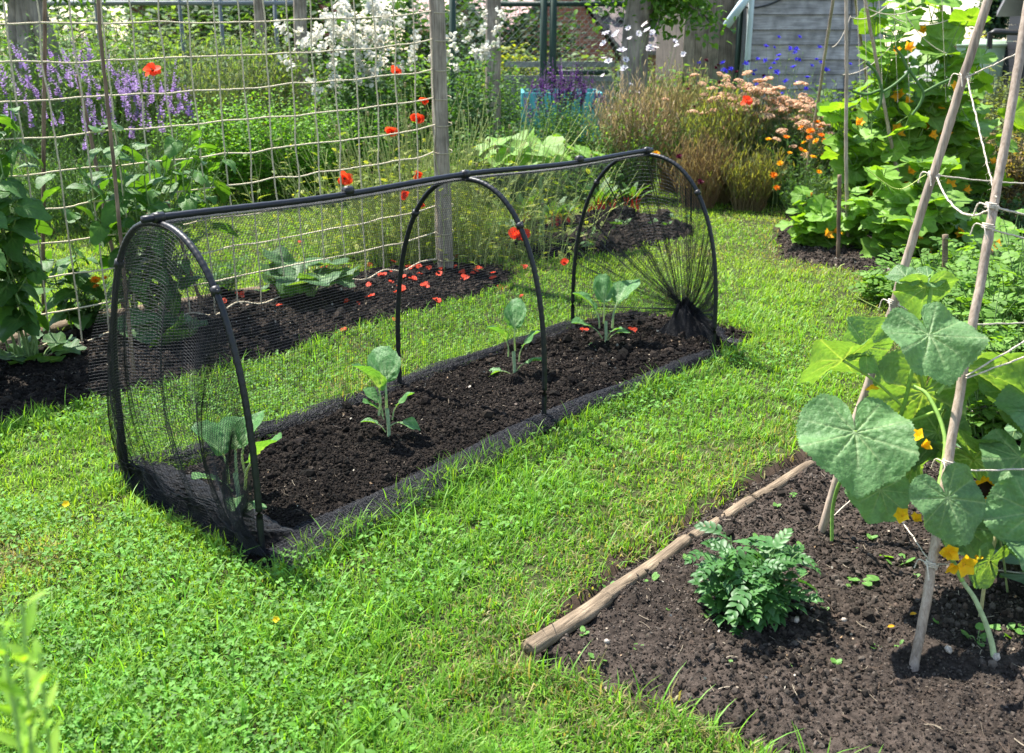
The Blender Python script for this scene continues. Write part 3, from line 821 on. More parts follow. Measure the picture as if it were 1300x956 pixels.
brassica('young brassica with an upright cupped top leaf in the middle of the near bay', (493, 560), .3,
         [(100, 66, .18, .12), (215, 72, .16, .12), (-10, 50, .10, .10), (160, 50, .09, .11), (-30, 8, .10, .08), (185, 30, .07, .05), (200, 45, .08, .10)])
brassica('young brassica behind the leg of the middle hoop', (652, 482), .3,
         [(80, 74, .17, .13), (200, 62, .12, .12), (-10, 55, .12, .10), (-20, 25, .10, .06), (190, 5, .09, .04)])
brassica('young brassica between the middle and far hoops with broad flat leaves', (768, 443), .32,
         [(30, 58, .20, .12), (165, 55, .15, .12), (100, 68, .17, .13), (195, 28, .13, .08), (-15, 25, .09, .06), (215, -15, .10, .05), (-50, 35, .08, .07)])
# ================================================================== plants: generic growers
def grow(r, c, n, rx, ry, h, hvar=.2, lean=.25, K=6, droop=.0, wob=.02, inner=.55):
    a = r.uniform(0, 6.283, n); q = np.sqrt(r.uniform(0, 1, n))
    dx = np.cos(a) * q; dy = np.sin(a) * q
    b = np.stack([c[0] + dx * rx * inner, c[1] + dy * ry * inner, np.full(n, c[2])], -1)
    hh = h * (1 - hvar * r.uniform(0, 1, n)) * (1 - .25 * q * q)
    tx = dx * rx * (1 - inner) + r.normal(0, lean, n) * .3 * h; ty = dy * ry * (1 - inner) + r.normal(0, lean, n) * .3 * h
    t = np.linspace(0, 1, K)
    p = b[:, None] + np.stack([tx[:, None] * t ** 1.5, ty[:, None] * t ** 1.5, hh[:, None] * (t - droop * t ** 3)], -1)
    w = r.normal(0, wob * h, (n, K, 2)) * np.sin(t * math.pi)[None, :, None]
    p[..., :2] += w
    return p
def along(paths, f):
    """points and tangents at fractions f (N,m)"""
    N, K, _ = paths.shape
    x = np.clip(f, 0, .9999) * (K - 1); i = x.astype(int); w = (x - i)[..., None]
    n = np.arange(N)[:, None]
    a = paths[n, i]; b = paths[n, i + 1]
    return a * (1 - w) + b * w, nrm(b - a)
def leaves_on(mb, r, paths, m, T, L, colA, colB, t0=.15, t1=1., lup=.3, lw=1., taper=.5, jit=.35, twist=None):
    N = len(paths)
    f = t0 + (t1 - t0) * (np.arange(m)[None] + r.uniform(0, 1, (N, m))) / m
    p, tg = along(paths, f)
    a = np.arange(m)[None] * 2.4 + r.uniform(0, 6.283, (N, 1)) + r.normal(0, .4, (N, m))
    y = np.stack([np.cos(a), np.sin(a), lup + r.normal(0, jit, (N, m))], -1)
    z = np.stack([r.normal(0, .3, (N, m)), r.normal(0, .3, (N, m)), np.ones((N, m))], -1)
    s = L * (1 - taper * f ** 2) * r.uniform(.65, 1.2, (N, m))
    u = r.uniform(0, 1, (N, m, 1)); c = np.array(colA) * (1 - u) + np.array(colB) * u
    s3 = s[..., None] * np.array([lw, 1, 1])
    scatter(mb, T, p.reshape(-1, 3), frames(y.reshape(-1, 3), z.reshape(-1, 3)), s3.reshape(-1, 3), c.reshape(-1, 3))
def clump(name, label, cat, c, rx, ry, h, n, seed, T=OVATE, L=.05, m=8, colA=(.06, .14, .02), colB=(.1, .2, .03), stemc=(.10, .16, .04), sr=.0025,
          t0=.15, t1=1., lup=.3, lw=1., taper=.5, lean=.25, hvar=.25, droop=0, wob=.02, inner=.55, fl=(), group=None, K=6, mat='leaf'):
    r = np.random.default_rng(seed)
    c = np.array([c[0], c[1], 0.]); c[2] = float(lawn_z(c[0], c[1])) - .01
    t = thing(name, label, cat, tuple(c), group)
    p = grow(r, c, n, rx, ry, h, hvar, lean, K, droop, wob, inner)
    mb = MB(); tubes(mb, p, np.linspace(sr, sr * .5, K), stemc, 3); mb.build('stem', M['stem'], t)
    if m:
        mb = MB(); leaves_on(mb, r, p, m, T, L, colA, colB, t0, t1, lup, lw, taper); mb.build('foliage', M[mat], t)
    tips = p[:, -1]; tdir = nrm(p[:, -1] - p[:, -2])
    order = np.argsort(tips[:, 1] - tips[:, 2] * 1.5 + r.normal(0, .15, n))   # tips nearest the viewer and highest first
    k0 = 0
    for pn, me, cnt, s, up in fl:
        for k in range(cnt):
            i = order[(k0 + k) % n]
            d = nrm(tdir[i] * .5 + np.array([r.normal(0, .35), r.normal(-.35, .35), up]))
            Rm = frame1(nrm(np.cross(d, [r.normal(), r.normal(), .1])), d)
            place(pn, me[r.integers(len(me))], t, tips[i], Rm, s * r.uniform(.75, 1.2))
        k0 += cnt
    return t

def mlist(fn, name, k=3): return [fn(i).mesh(name, M['petal']) for i in range(k)]
# flower heads (unit = metres), facing +Z
F_POPPY = mlist(lambda i: petals(6, .045, .045, 12 + 12 * i, (.82, .085, .025), (.04, .05, .02), .013, 2, ROUND, .45, i), 'poppy_head')
F_WHITE = mlist(lambda i: petals(7, .030, .020, 20 + 10 * i, (.80, .78, .84), (.05, .01, .07), .011, 1, OVATE, .1, i + 5), 'white_head')
F_ORANGE = mlist(lambda i: petals(16, .026, .009, 18, (.85, .26, .01), (.75, .20, .01), .010, 2, OVATE, .08, i + 9), 'orange_head')
F_YELLOW = mlist(lambda i: petals(16, .024, .009, 25, (.85, .45, .01), (.8, .3, .01), .010, 2, OVATE, .08, i + 13), 'yellow_head')
F_BLUE = mlist(lambda i: petals(12, .024, .008, 30, (.07, .06, .62), (.06, .03, .3), .006, 2, OVATE, .25, i + 17), 'blue_head')
F_DARK = mlist(lambda i: petals(12, .016, .012, 40, (.10, .008, .03), (.07, .006, .03), .010, 3, OVATE, .25, i + 21), 'dark_head')
F_BUTTER = mlist(lambda i: petals(5, .010, .010, 30, (.85, .60, .02), (.75, .5, .02), .003, 1, ROUND, .05, i + 25), 'buttercup_head', 1)
F_CUC = mlist(lambda i: petals(5, .026, .022, 35 + 8 * i, (.88, .55, .015), (.8, .42, .02), .006, 1, OVATE, .1, i + 29), 'cucumber_flower')
F_NAST = mlist(lambda i: petals(5, .026, .026, 40, (.75, .10, .01), (.5, .03, .01), .006, 1, ROUND, .12, i + 33), 'nasturtium_flower', 2)
F_SUN = petals(15, .052, .020, -8, (.90, .50, .01), None, 0, 1, OVATE, .08, 40, .35).mesh('sunflower_head', M['petal'])
mbq = MB(); blob(mbq, (0, 0, .004), (.024, .024, .012), (.03, .012, .008), 4, .08); F_SUNC = mbq.mesh('flower_centre', M['petal'])
def sq_fl(i):
    mb = petals(5, .075, .045, 58 - 8 * i, (.85, .42, .02), (.75, .38, .03), .012, 1, OVATE, .12, 44 + i); return mb
F_SQUASH = mlist(sq_fl, 'squash_flower')
def umbel(i):
    r = np.random.default_rng(60 + i); mb = MB(); n = 70
    a = r.uniform(0, 6.28, n); q = np.sqrt(r.uniform(0, 1, n))
    for k in range(n):
        blob(mb, (math.cos(a[k]) * q[k] * .045, math.sin(a[k]) * q[k] * .045, .014 * (1 - q[k] ** 2) + r.uniform(0, .004)), r.uniform(.004, .008), np.array((.74, .52, .34)) * r.uniform(.7, 1.25), k)
    o = np.zeros((9, 3)); o[:, 2] = -.04
    e = np.array([(math.cos(x) * .03, math.sin(x) * .03, 0) for x in np.arange(9) * .7])
    tubes(mb, np.stack([o, e], 1), .0012, (.25, .28, .12), 3); return mb
F_UMBEL = mlist(umbel, 'umbel_head')
def spike(i, L=.13, col=(.33, .21, .47), w=.011, n=46, top=.35):
    r = np.random.default_rng(70 + i); mb = MB()
    t = r.uniform(0, 1, n) ** .9; a = r.uniform(0, 6.28, n); rr = w * (1.05 - .8 * t)
    o = np.stack([np.cos(a) * rr * .4, np.sin(a) * rr * .4, t * L], -1)
    y = np.stack([np.cos(a), np.sin(a), .5 + 0 * a], -1)
    scatter(mb, ROUND, o, frames(y, np.tile([0, 0, 1.], (n, 1))), (rr * 1.7)[:, None] * np.ones(3), np.array(col) * r.uniform(.6, 1.5, (n, 1)))
    tubes(mb, np.array([[0, 0, -.02], [0, 0, L]]), .0012, (.14, .2, .08), 3); return mb
F_TOAD = mlist(lambda i: spike(i, .10 + .03 * i), 'toadflax_spike', 4)
F_SALVIA = mlist(lambda i: spike(i + 5, .13, (.085, .018, .16), .008, 40), 'salvia_spike', 3)
def wcluster(i):
    r = np.random.default_rng(90 + i); mb = MB(); n = 16
    d = nrm(r.normal(size=(n, 3)) + [0, -.4, .2]); o = d * r.uniform(.006, .030, (n, 1)) + np.stack([0 * d[:, 0], 0 * d[:, 0], r.uniform(-.05, .05, n)], -1)
    for s in (0, 1):
        y = nrm(d + r.normal(0, .5, (n, 3)))
        scatter(mb, ROUND, o, frames(y, np.tile([0, -.3, 1.], (n, 1))), r.uniform(.018, .034, n), np.array((.66, .67, .61)) * r.uniform(.85, 1.05, (n, 1)))
    return mb
F_SWPEA = mlist(wcluster, 'sweet_pea_bloom', 4)
def seedhead(i):
    mb = MB(); blob(mb, (0, 0, 0), (.008, .008, .011), (.26, .27, .12), i, .08); n = 8
    V = [(math.cos(q * .785) * .007, math.sin(q * .785) * .007, .011) for q in range(n)] + [(0, 0, .014)]
    mb.add(V, [(q, (q + 1) % n, 8) for q in range(n)], None, (.20, .17, .09)); return mb
F_SEED = mlist(seedhead, 'seed_head', 2)
PINB = pinnate(4, .50, .125, OVATE, .3, 48)

# ================================================================== big leaf meshes
def leafset(kind, k, seed, col, vcol, name, **kw):
    return [leaf_geo(kind, seed + i, np.array(col) * (1 + .12 * math.sin(i * 2.1)), vcol, **kw).mesh(name, M['bigleaf']) for i in range(k)]
CUCP = dict(nt=150, nr=46, sec=1, cup=.06, wave=.11, droop=.30, quilt=.040, groove=.026, teeth=.016, pr=.022, pcol=(.30, .42, .12))
L_CUC = leafset('cucumber', 5, 300, (.085, .175, .06), (.24, .33, .14), 'cucumber_leaf', petiole=np.array([[0, -.55, -.75], [0, -.30, -.35], [0, -.05, -.06]]), **CUCP)
L_CUC0 = leafset('cucumber', 4, 320, (.115, .225, .085), (.30, .40, .20), 'cucumber_leaf', petiole=None, **CUCP)
L_SQ = leafset('squash', 6, 340, (.155, .30, .04), (.28, .42, .13), 'squash_leaf', nt=40, nr=6, cup=.16, wave=.08, droop=.25, quilt=.04, teeth=.03, groove=.02, petiole=np.array([[0, -.5, -.9], [0, -.2, -.35], [0, -.04, -.05]]), pr=.022, pcol=(.22, .34, .10))
L_BEAN = leafset('bean', 6, 360, (.055, .14, .025), (.15, .28, .07), 'bean_leaf', nt=36, nr=7, cup=.05, wave=.09, droop=.40, quilt=.08, teeth=.035, groove=.02, petiole=np.array([[0, -.35, .10], [0, -.1, .03]]), pr=.014, pcol=(.15, .25, .07))
L_NAST = leafset('round', 4, 380, (.12, .22, .10), (.25, .36, .18), 'nasturtium_leaf', nt=28, nr=4, cup=.12, wave=.05, droop=.05, teeth=.004, groove=.008)
L_CHARD = leafset('strap', 4, 390, (.07, .16, .03), (.30, .05, .04), 'beet_leaf', nt=30, nr=6, cup=.0, wave=.10, droop=.35, quilt=.05, groove=.012, fold=.15, petiole=np.array([[0, -.8, -.5], [0, -.3, -.1]]), pr=.035, pcol=(.42, .05, .05))

def leafy(name, label, cat, c, paths, meshes, L, m, seed, stemc=(.14, .22, .07), sr=.004, t0=.1, lup=.1, jit=.4, toward=.0, droop_n=.0, group=None, fl=(), hide=None, maxleaf=100):
    r = np.random.default_rng(seed)
    t = thing(name, label, cat, tuple(c), group)
    K = paths.shape[1]
    mb = MB(); tubes(mb, paths, np.linspace(sr, sr * .6, K), stemc, 5); mb.build('stem', M['stem'], t)
    N = len(paths)
    f = t0 + (1 - t0) * (np.arange(m)[None] + r.uniform(0, 1, (N, m))) / m
    p, tg = along(paths, f); p = p.reshape(-1, 3); n = len(p)
    a = (np.arange(m)[None] * 2.4 + r.uniform(0, 6.28, (N, 1))).ravel() + r.normal(0, .5, n)
    y = np.stack([np.cos(a), np.sin(a) - toward, lup + r.normal(0, jit, n)], -1)
    z = np.stack([r.normal(0, .4, n), r.normal(-droop_n, .4, n), np.ones(n)], -1)
    Rm = frames(y, z); s = L * r.uniform(.6, 1.15, n)
    idx = r.permutation(n)
    for i in idx[:maxleaf]:
        place('leaf', meshes[r.integers(len(meshes))], t, p[i] + Rm[i, :, 1] * s[i] * .3, Rm[i], s[i])
    rest = idx[maxleaf:]
    if len(rest):
        mb = MB(); me = meshes[0]; nv_ = len(me.vertices)
        V = np.zeros(nv_ * 3, np.float32); me.vertices.foreach_get('co', V); V = V.reshape(-1, 3)
        Cc = np.zeros(nv_ * 4, np.float32); me.color_attributes['col'].data.foreach_get('color', Cc); Cc = Cc.reshape(-1, 4)[:, :3]
        T3 = np.array([tuple(q.vertices) for q in me.polygons if len(q.vertices) == 3]); Q4 = np.array([tuple(q.vertices) for q in me.polygons if len(q.vertices) == 4])
        scatter(mb, (V, T3.reshape(-1, 3), Q4.reshape(-1, 4), Cc), p[rest] + Rm[rest][:, :, 1] * s[rest][:, None] * .3, Rm[rest], s[rest], np.ones(3) * r.uniform(.75, 1.2, (len(rest), 1)))
        tag(mb.build('foliage', M['bigleaf'], t), kind='stuff')
    for pn, me, cnt, sz, up in fl:
        for k in range(cnt):
            q = p[r.integers(n)]; q = np.array([q[0], min(q[1], c[1]) - r.uniform(.12, .34), q[2] + .02])
            d = nrm(np.array([r.normal(0, .4), r.normal(-.5, .3), up]))
            place(pn, me[r.integers(len(me))], t, q, frame1(nrm(np.cross(d, [1, .2, .1])), d), sz * r.uniform(.8, 1.15))
    return t
def cane(name, label, cat, a, b, r0, r1=None, mat='cane', parent=None, knots=True, group=None, ns=10):
    a = np.array(a, float); b = np.array(b, float); r1 = r1 or r0 * .8
    Ln = np.linalg.norm(b - a); n = max(8, int(Ln / .02)); t = np.linspace(0, 1, n)
    p = a + (b - a) * t[:, None]
    rr = r0 + (r1 - r0) * t
    if knots:
        nodes = np.arange(.12, Ln, .21) / Ln
        for q in nodes: rr = rr * (1 + .10 * np.exp(-((t - q) * Ln / .007) ** 2))
    rs = np.random.default_rng(int(abs(a[0] * 1000)) + 3)
    w = np.cumsum(rs.normal(0, .0006, (n, 3)), 0); w -= np.linspace(0, 1, n)[:, None] * w[-1]
    org = a.copy(); mb = MB(); tubes(mb, p + w, rr, (1, 1, 1), ns, cap=True)
    if parent is None:
        o = mb.mesh(name, M[mat], True, org); ob = bpy.data.objects.new(name, o); COL.objects.link(ob); ob.location = org; ORG[ob.name] = org
        return tag(ob, label, cat, group)
    return mb.build(name, M[mat], parent)

# ================================================================== trellis: post, poles, jute net, climbing plants
PB = G(566, 346); topz = P(555, -30, PB[1])[2]
cane('wooden_post', 'square-shouldered weathered round wooden post holding the right end of the jute trellis net', 'post', PB - [0, 0, .1], P(552, -60, PB[1]), .052, .047, 'post', ns=14, knots=False)
rt = np.random.default_rng(5)
def trellis():
    t = thing('trellis_net', 'cream jute climbing net of square cells stretched left from the wooden post', 'garden net', (PB[0], PB[1], 0))
    Rb = np.array([PB[0] - .05, PB[1] - .03]); Lb = np.array([P(-120, 100, 4.2)[0], 4.2])
    nc = 21; nrw = 13
    cols = np.linspace(0, 1, nc); z = np.arange(nrw) * .166 + .10
    Pt = np.zeros((nrw, nc, 3))
    for i in range(nrw):
        for j in range(nc):
            u = cols[j]; q = Rb * (1 - u) + Lb * u
            sag = -.10 * math.sin(math.pi * min(u, 1) * .5) ** .6 * (.6 + .4 * z[i] / 2)
            if i == 0: sag += .02 * math.sin(j * 2.7)
            Pt[i, j] = (q[0] + .004 * rt.normal(), q[1] + .006 * math.sin(i * .8 + j * .3), z[i] + sag + .0035 * rt.normal())
    mb = MB()
    for i in range(nrw): tubes(mb, smooth_path(Pt[i], nc * 6) + rt.normal(0, .0006, (nc * 6, 3)), .0042, (.60, .52, .37), 5)
    for j in range(nc): tubes(mb, smooth_path(Pt[:, j], nrw * 6) + rt.normal(0, .0006, (nrw * 6, 3)), .0042, (.56, .48, .34), 5)
    for i in range(nrw):
        for j in range(nc): blob(mb, Pt[i, j], .0055, (.44, .36, .25), i * 31 + j, .25)
    mb.build('netting', M['twine'], t)
    mb = MB()
    for i in range(0, nrw):     # ties round the post
        c = np.array([PB[0], PB[1], Pt[i, 0, 2]]); a = np.linspace(0, 6.283, 20)
        tubes(mb, np.stack([c[0] + .055 * np.cos(a), c[1] + .055 * np.sin(a), c[2] + .01 * np.sin(a)], -1), .0024, (.5, .43, .3), 5)
    mb.build('post_tie', M['twine'], t)
trellis()
cane('garden_cane', 'thin brown cane leaning in front of the jute net at the left', 'cane', G(171, 488) - [0, 0, .05], P(122, -30, G(171, 488)[1] + .15), .0085, .007, 'darkcane')
cane('garden_cane', 'dark thin cane behind the left climbing beans', 'cane', G(52, 425) - [0, 0, .05], P(57, -30, 5.0), .010, .009, 'darkcane')
cane('garden_cane', 'reddish cane leaning left in front of the purple flowers', 'cane', G(160, 400) - [0, 0, .05], P(98, 95, 5.4), .011, .009, 'darkcane')
cane('garden_cane', 'brown stick seen through the near hoop, leaning left', 'cane', G(232, 402) - [0, 0, .05], P(188, 270, 5.2), .010, .008, 'darkcane')
cane('garden_cane', 'brown stick seen through the near hoop, right of its neighbour', 'cane', G(262, 398) - [0, 0, .05], P(212, 255, 5.3), .010, .008, 'darkcane')

def climber(px, py, label, h, n, m, seed, spread=.25, **kw):
    b = G(px, py); r = np.random.default_rng(seed)
    p = grow(r, b, n, spread, spread * .7, h, .3, .25, 8, 0, .03, .3)
    leafy('climbing_bean', label, 'bean plant', b, p, L_BEAN, kw.pop('L', .13), m, seed, sr=.005, t0=.22, lup=-.25, jit=.35, toward=.25, **kw)
climber(36, 462, 'large dark climbing bean plant at the left edge of the picture', 1.36, 12, 13, 401, .30, L=.115)
climber(-70, 500, 'climbing bean plant half outside the left edge of the picture', 1.3, 8, 12, 402, .3, L=.125)
climber(188, 420, 'climbing bean plant with bright green leaves behind the leaning cane', 1.34, 18, 11, 403, .38, L=.115)
climber(110, 425, 'short bean plant between the two tall climbing beans', .5, 4, 7, 404, .3, L=.13)
# low strawberry-like plants at the foot
def low_plant(name, label, cat, base, meshes, L, n, seed, h=.08, spread=.10, el=(10, 60), group=None, col=(.2, .32, .1)):
    b = G(*base); r = np.random.default_rng(seed); t = thing(name, label, cat, tuple(b), group)
    mb = MB()
    for k in range(n):
        a = k * 2.4 + r.normal(0, .3); e = rad(r.uniform(*el)); l = L * r.uniform(.7, 1.15)
        tip = b + np.array([math.cos(a) * spread * r.uniform(.4, 1.1), math.sin(a) * spread * r.uniform(.4, 1.1), h * r.uniform(.5, 1.3)])
        tubes(mb, smooth_path([b, (b + tip) / 2 + [0, 0, h * .35], tip], 6), .0035 * (L / .12), col, 5)
        y = np.array([math.cos(a) * math.cos(e), math.sin(a) * math.cos(e), math.sin(e) - .35])
        Rm = frame1(y, (r.normal(0, .25), r.normal(-.1, .25), 1)); place('leaf', meshes[r.integers(len(meshes))], t, tip, Rm, l)
    mb.build('stem', M['stem'], t); return t
L_CUCLO = leafset('squash', 4, 420, (.075, .16, .055), (.20, .30, .13), 'leaf', nt=40, nr=7, cup=.15, wave=.10, droop=.25, quilt=.05, teeth=.03)
low_plant('pumpkin_seedling', 'low green-leaved young pumpkin at the foot of the left beans', 'vegetable plant', (50, 462), L_CUCLO, .085, 9, 431, .07, .14)
low_plant('courgette_plant', 'courgette with big grey-green leaves on the long bed behind the tunnel', 'courgette plant', (395, 382), L_CUCLO, .19, 8, 432, .17, .17)
low_plant('courgette_plant', 'smaller courgette seen through the net beside the near hoop', 'courgette plant', (207, 436), L_CUCLO, .13, 7, 433, .09, .15)
low_plant('sweetcorn_seedling', 'small ragged seedling on the tunnel side lawn edge of the long bed', 'vegetable plant', (330, 375), L_CUCLO, .05, 4, 434, .04, .05)

# feathery marigold bushes
def pin_bush(name, label, cat, base, h, rx, n, m, L, seed, colA=(.035, .105, .03), colB=(.06, .16, .045), fl=(), lup=.55, T=PINNATE, lw=1., mat='leaf'):
    b = G(*base)
    return clump(name, label, cat, b, rx, rx * .9, h, n, seed, T, L, m, colA, colB, (.12, .20, .06), .003, .12, 1., lup, lw, .3, .3, .3, 0, .02, .15, fl, mat=mat)
pin_bush('marigold_plant', 'dark feathery marigold bush with one orange bud left of the near hoop', 'marigold', (118, 418), .36, .19, 30, 7, .075, 441, fl=[('bloom', F_ORANGE, 3, .8, .6)])
pin_bush('marigold_plant', 'dark feathery marigold bush seen through the net right of the near hoop top', 'marigold', (283, 380), .30, .17, 26, 7, .07, 442)

# ================================================================== poppies at the post
def poppy_patch():
    c = G(520, 330); r = np.random.default_rng(451)
    t = thing('poppy_plant', 'straggly stand of poppies with thin pale stems and seed heads around the post', 'poppy plant', tuple(c))
    n = 520; x = c[0] + .12 + r.normal(0, .45, n); y = c[1] + r.normal(.1, .18, n)
    b = np.stack([x, y, 0 * x], -1); K = 7; s = np.linspace(0, 1, K)
    hh = np.clip(r.normal(.72, .2, n), .25, 1.15); tx = r.normal(-.02, .13, n) + (x - c[0]) * .25; ty = r.normal(0, .08, n)
    p = b[:, None] + np.stack([tx[:, None] * s ** 1.5, ty[:, None] * s ** 1.5, hh[:, None] * s], -1)
    p[..., :2] += r.normal(0, .010, (n, K, 2))
    mb = MB(); tubes(mb, p, .0021, np.array([.33, .38, .13]) * r.uniform(.6, 1.3, (n, 1)), 3); mb.build('stem', M['stem'], t)
    mb = MB(); leaves_on(mb, r, p, 7, PINNATE, .065, (.17, .27, .05), (.36, .38, .10), .05, .75, .6, 1., .4); mb.build('foliage', M['leaf'], t)
    for i in r.permutation(n)[:85]:
        place('seed_head', F_SEED[i % 2], t, p[i, -1], frame1((1, .1, 0), p[i, -1] - p[i, -2]), r.uniform(.9, 1.5))
    for (px, py, s_, up) in [(530, 153, 1.25, .3), (497, 168, 1.15, .1), (438, 227, 1.25, .2), (529, 222, .9, -.3), (512, 246, .9, -.5), (503, 93, .9, .4), (538, 127, .8, -.3), (500, 88, .6, .5), (536, 260, .6, -.2), (556, 127, .6, -.6)]:
        q = P(px, py, c[1] - .25 + r.normal(0, .08))
        b0 = np.array([q[0] + r.normal(.05, .08), q[1] + .25, 0])
        mb = MB(); tubes(mb, smooth_path([b0, (b0 + q) / 2 + [.03, 0, .05], q], 10), .0018, (.25, .29, .12), 3); mb.build('stem', M['stem'], t)
        d = nrm(np.array([r.normal(0, .3), -.8, up])); place('bloom', F_POPPY[r.integers(3)], t, q, frame1(np.cross(d, [1, .1, 0]), d), s_ * .85)
poppy_patch()
# lone flowers
def lone(name, label, cat, q, mesh, s, base=None, d=(0, -.6, .7), group=None, sc=(.22, .28, .1), sr=.0016):
    q = np.array(q); base = np.array(base) if base is not None else np.array([q[0] + .02, q[1] + .05, 0])
    t = thing(name, label, cat, tuple(base), group)
    mb = MB(); tubes(mb, smooth_path([base, (base + q) / 2 + [.01, 0, 0], q], 8), sr, sc, 4); mb.build('stem', M['stem'], t)
    place('bloom', mesh, t, q, frame1(np.cross(d, [1, .1, 0]), d), s)
    if mesh is F_SUN: place('flower_centre', F_SUNC, t, q, frame1(np.cross(d, [1, .1, 0]), d), s)
lone('poppy', 'single red poppy in front of the purple toadflax', 'poppy', P(193, 89, 7.0), F_POPPY[0], 1.25)
lone('poppy', 'red poppy bloom hanging behind the curve of the middle hoop', 'poppy', P(659, 303, 5.7), F_POPPY[2], 1.5)
lone('poppy', 'small orange-red poppy low in the grass right of the middle hoop', 'poppy', P(716, 334, 5.6), F_POPPY[1], .6)
lone('buttercup', 'yellow buttercup in the lawn left of the net tunnel', 'buttercup', G(87, 659) + [0, 0, .05], F_BUTTER[0], 1.15, G(87, 659))
lone('buttercup', 'yellow buttercup in the lawn at the bottom of the picture', 'buttercup', G(352, 802) + [0, 0, .035], F_BUTTER[0], .9, G(352, 802))

# fallen petals
mbp = MB(); scatter(mbp, ROUND, np.zeros((3, 3)) + [[0, 0, 0], [.01, .0, .004], [-.005, .01, .002]], frames(np.array([[1, 0, .2], [-.5, .8, .3], [-.4, -.9, .25]]), np.tile([0, 0, 1.], (3, 1))), .03, (.75, .075, .03))
PET = mbp.mesh('poppy_petal', M['petal'])
mbp = MB(); scatter(mbp, ROUND, np.zeros((1, 3)), frames(np.array([[1, 0, .1]]), np.array([[.1, 0, 1.]])), np.array([[.04, .045, .07]]), (.78, .08, .03)); PET1 = mbp.mesh('poppy_petal', M['petal'])
rp_ = np.random.default_rng(461)
pts = [(359, 394), (434, 423), (443, 371), (440, 388), (455, 390), (471, 385), (469, 369), (505, 378), (512, 376), (541, 370), (552, 383), (486, 356), (499, 352), (485, 320), (513, 341), (533, 354), (556, 356), (560, 349), (503, 405), (600, 355), (607, 354), (626, 354), (638, 364), (645, 367), (622, 360), (418, 341), (410, 346), (381, 308), (470, 340), (500, 335), (520, 350), (545, 347), (575, 330), (578, 345), (285, 392), (305, 383), (612, 345), (588, 352), (660, 378), (524, 362), (548, 340), (512, 360), (532, 346), (497, 366), (478, 352), (590, 362)]
for i, (x, y) in enumerate(pts):
    g = G(x, y); g[2] = soil_z(g[0], g[1], max(float(sdist(BED_LONG, g[0], g[1])), 0.05)) + .012
    o = place('poppy_petal', PET if i % 2 else PET1, None, g, frame1((rp_.normal(), rp_.normal(), rp_.normal(0, .15)), (0, -.5, 1)), rp_.uniform(.6, 1.35))
    tag(o, 'fallen red poppy petals lying on the dark soil of the long bed', 'petal', 'fallen poppy petals on the long bed')
for lab, (x, y) in (('fallen red petal beside the farthest brassica in the tunnel', (802, 427)), ('fallen pinkish red petal left of the farthest brassica', (741, 428)), ('fallen orange-red petal on the lawn behind the tunnel', (665, 345))):
    o = place('poppy_petal', PET, None, G(x, y) + [0, 0, .03], frame1((1, .3, 0), (0, -.3, 1)), 1.0); tag(o, lab, 'petal')

# ================================================================== the beet bed
def beet(base, label, seed, L=.15, n=9, h=.10):
    b = G(*base); r = np.random.default_rng(seed); t = thing('beetroot_plant', label, 'beetroot', tuple(b), 'red-stalked beets in the small bed')
    for k in range(n):
        a = k * 2.4; e = rad(r.uniform(50, 80)); y = np.array([math.cos(a) * math.cos(e), math.sin(a) * math.cos(e), math.sin(e)])
        l = L * r.uniform(.8, 1.2); place('leaf', L_CHARD[k % 4], t, b + y * l * .85, frame1(y, (-math.cos(a), -math.sin(a), .6)), l)
beet((665, 290), 'red-stalked beet left of the thick pale stem, behind the net', 471, .17)
beet((700, 292), 'red-stalked beet just right of the thick pale stem', 472, .15)
beet((715, 288), 'leafy beet with red stalks, third from the left in the small bed', 473, .14)
beet((757, 272), 'taller beet with upright reddish leaves behind the far hoop', 474, .17)
beet((770, 270), 'beet behind the far hoop, right of its taller neighbour', 475, .15)
beet((800, 268), 'bright green upright beet behind the far hoop top', 476, .17, 6)
low_plant('weed_plant', 'grey-leaved plant at the left end of the small bed', 'plant', (635, 300), L_CUCLO, .09, 6, 477, .10, .09)
for i, (x, y, l) in enumerate([(750, 305, 'tuft of seedlings on the small bed, nearest the net'), (735, 320, 'pale seedlings at the front edge of the small bed'), (860, 285, 'green weeds at the right tip of the small bed'), (838, 290, 'weeds just left of the right tip of the small bed'), (790, 290, 'seedlings in the middle of the small bed')]):
    low_plant('seedling', l, 'seedling', (x, y), L_BEAN, .05, 8, 480 + i, .05, .07, (20, 70))
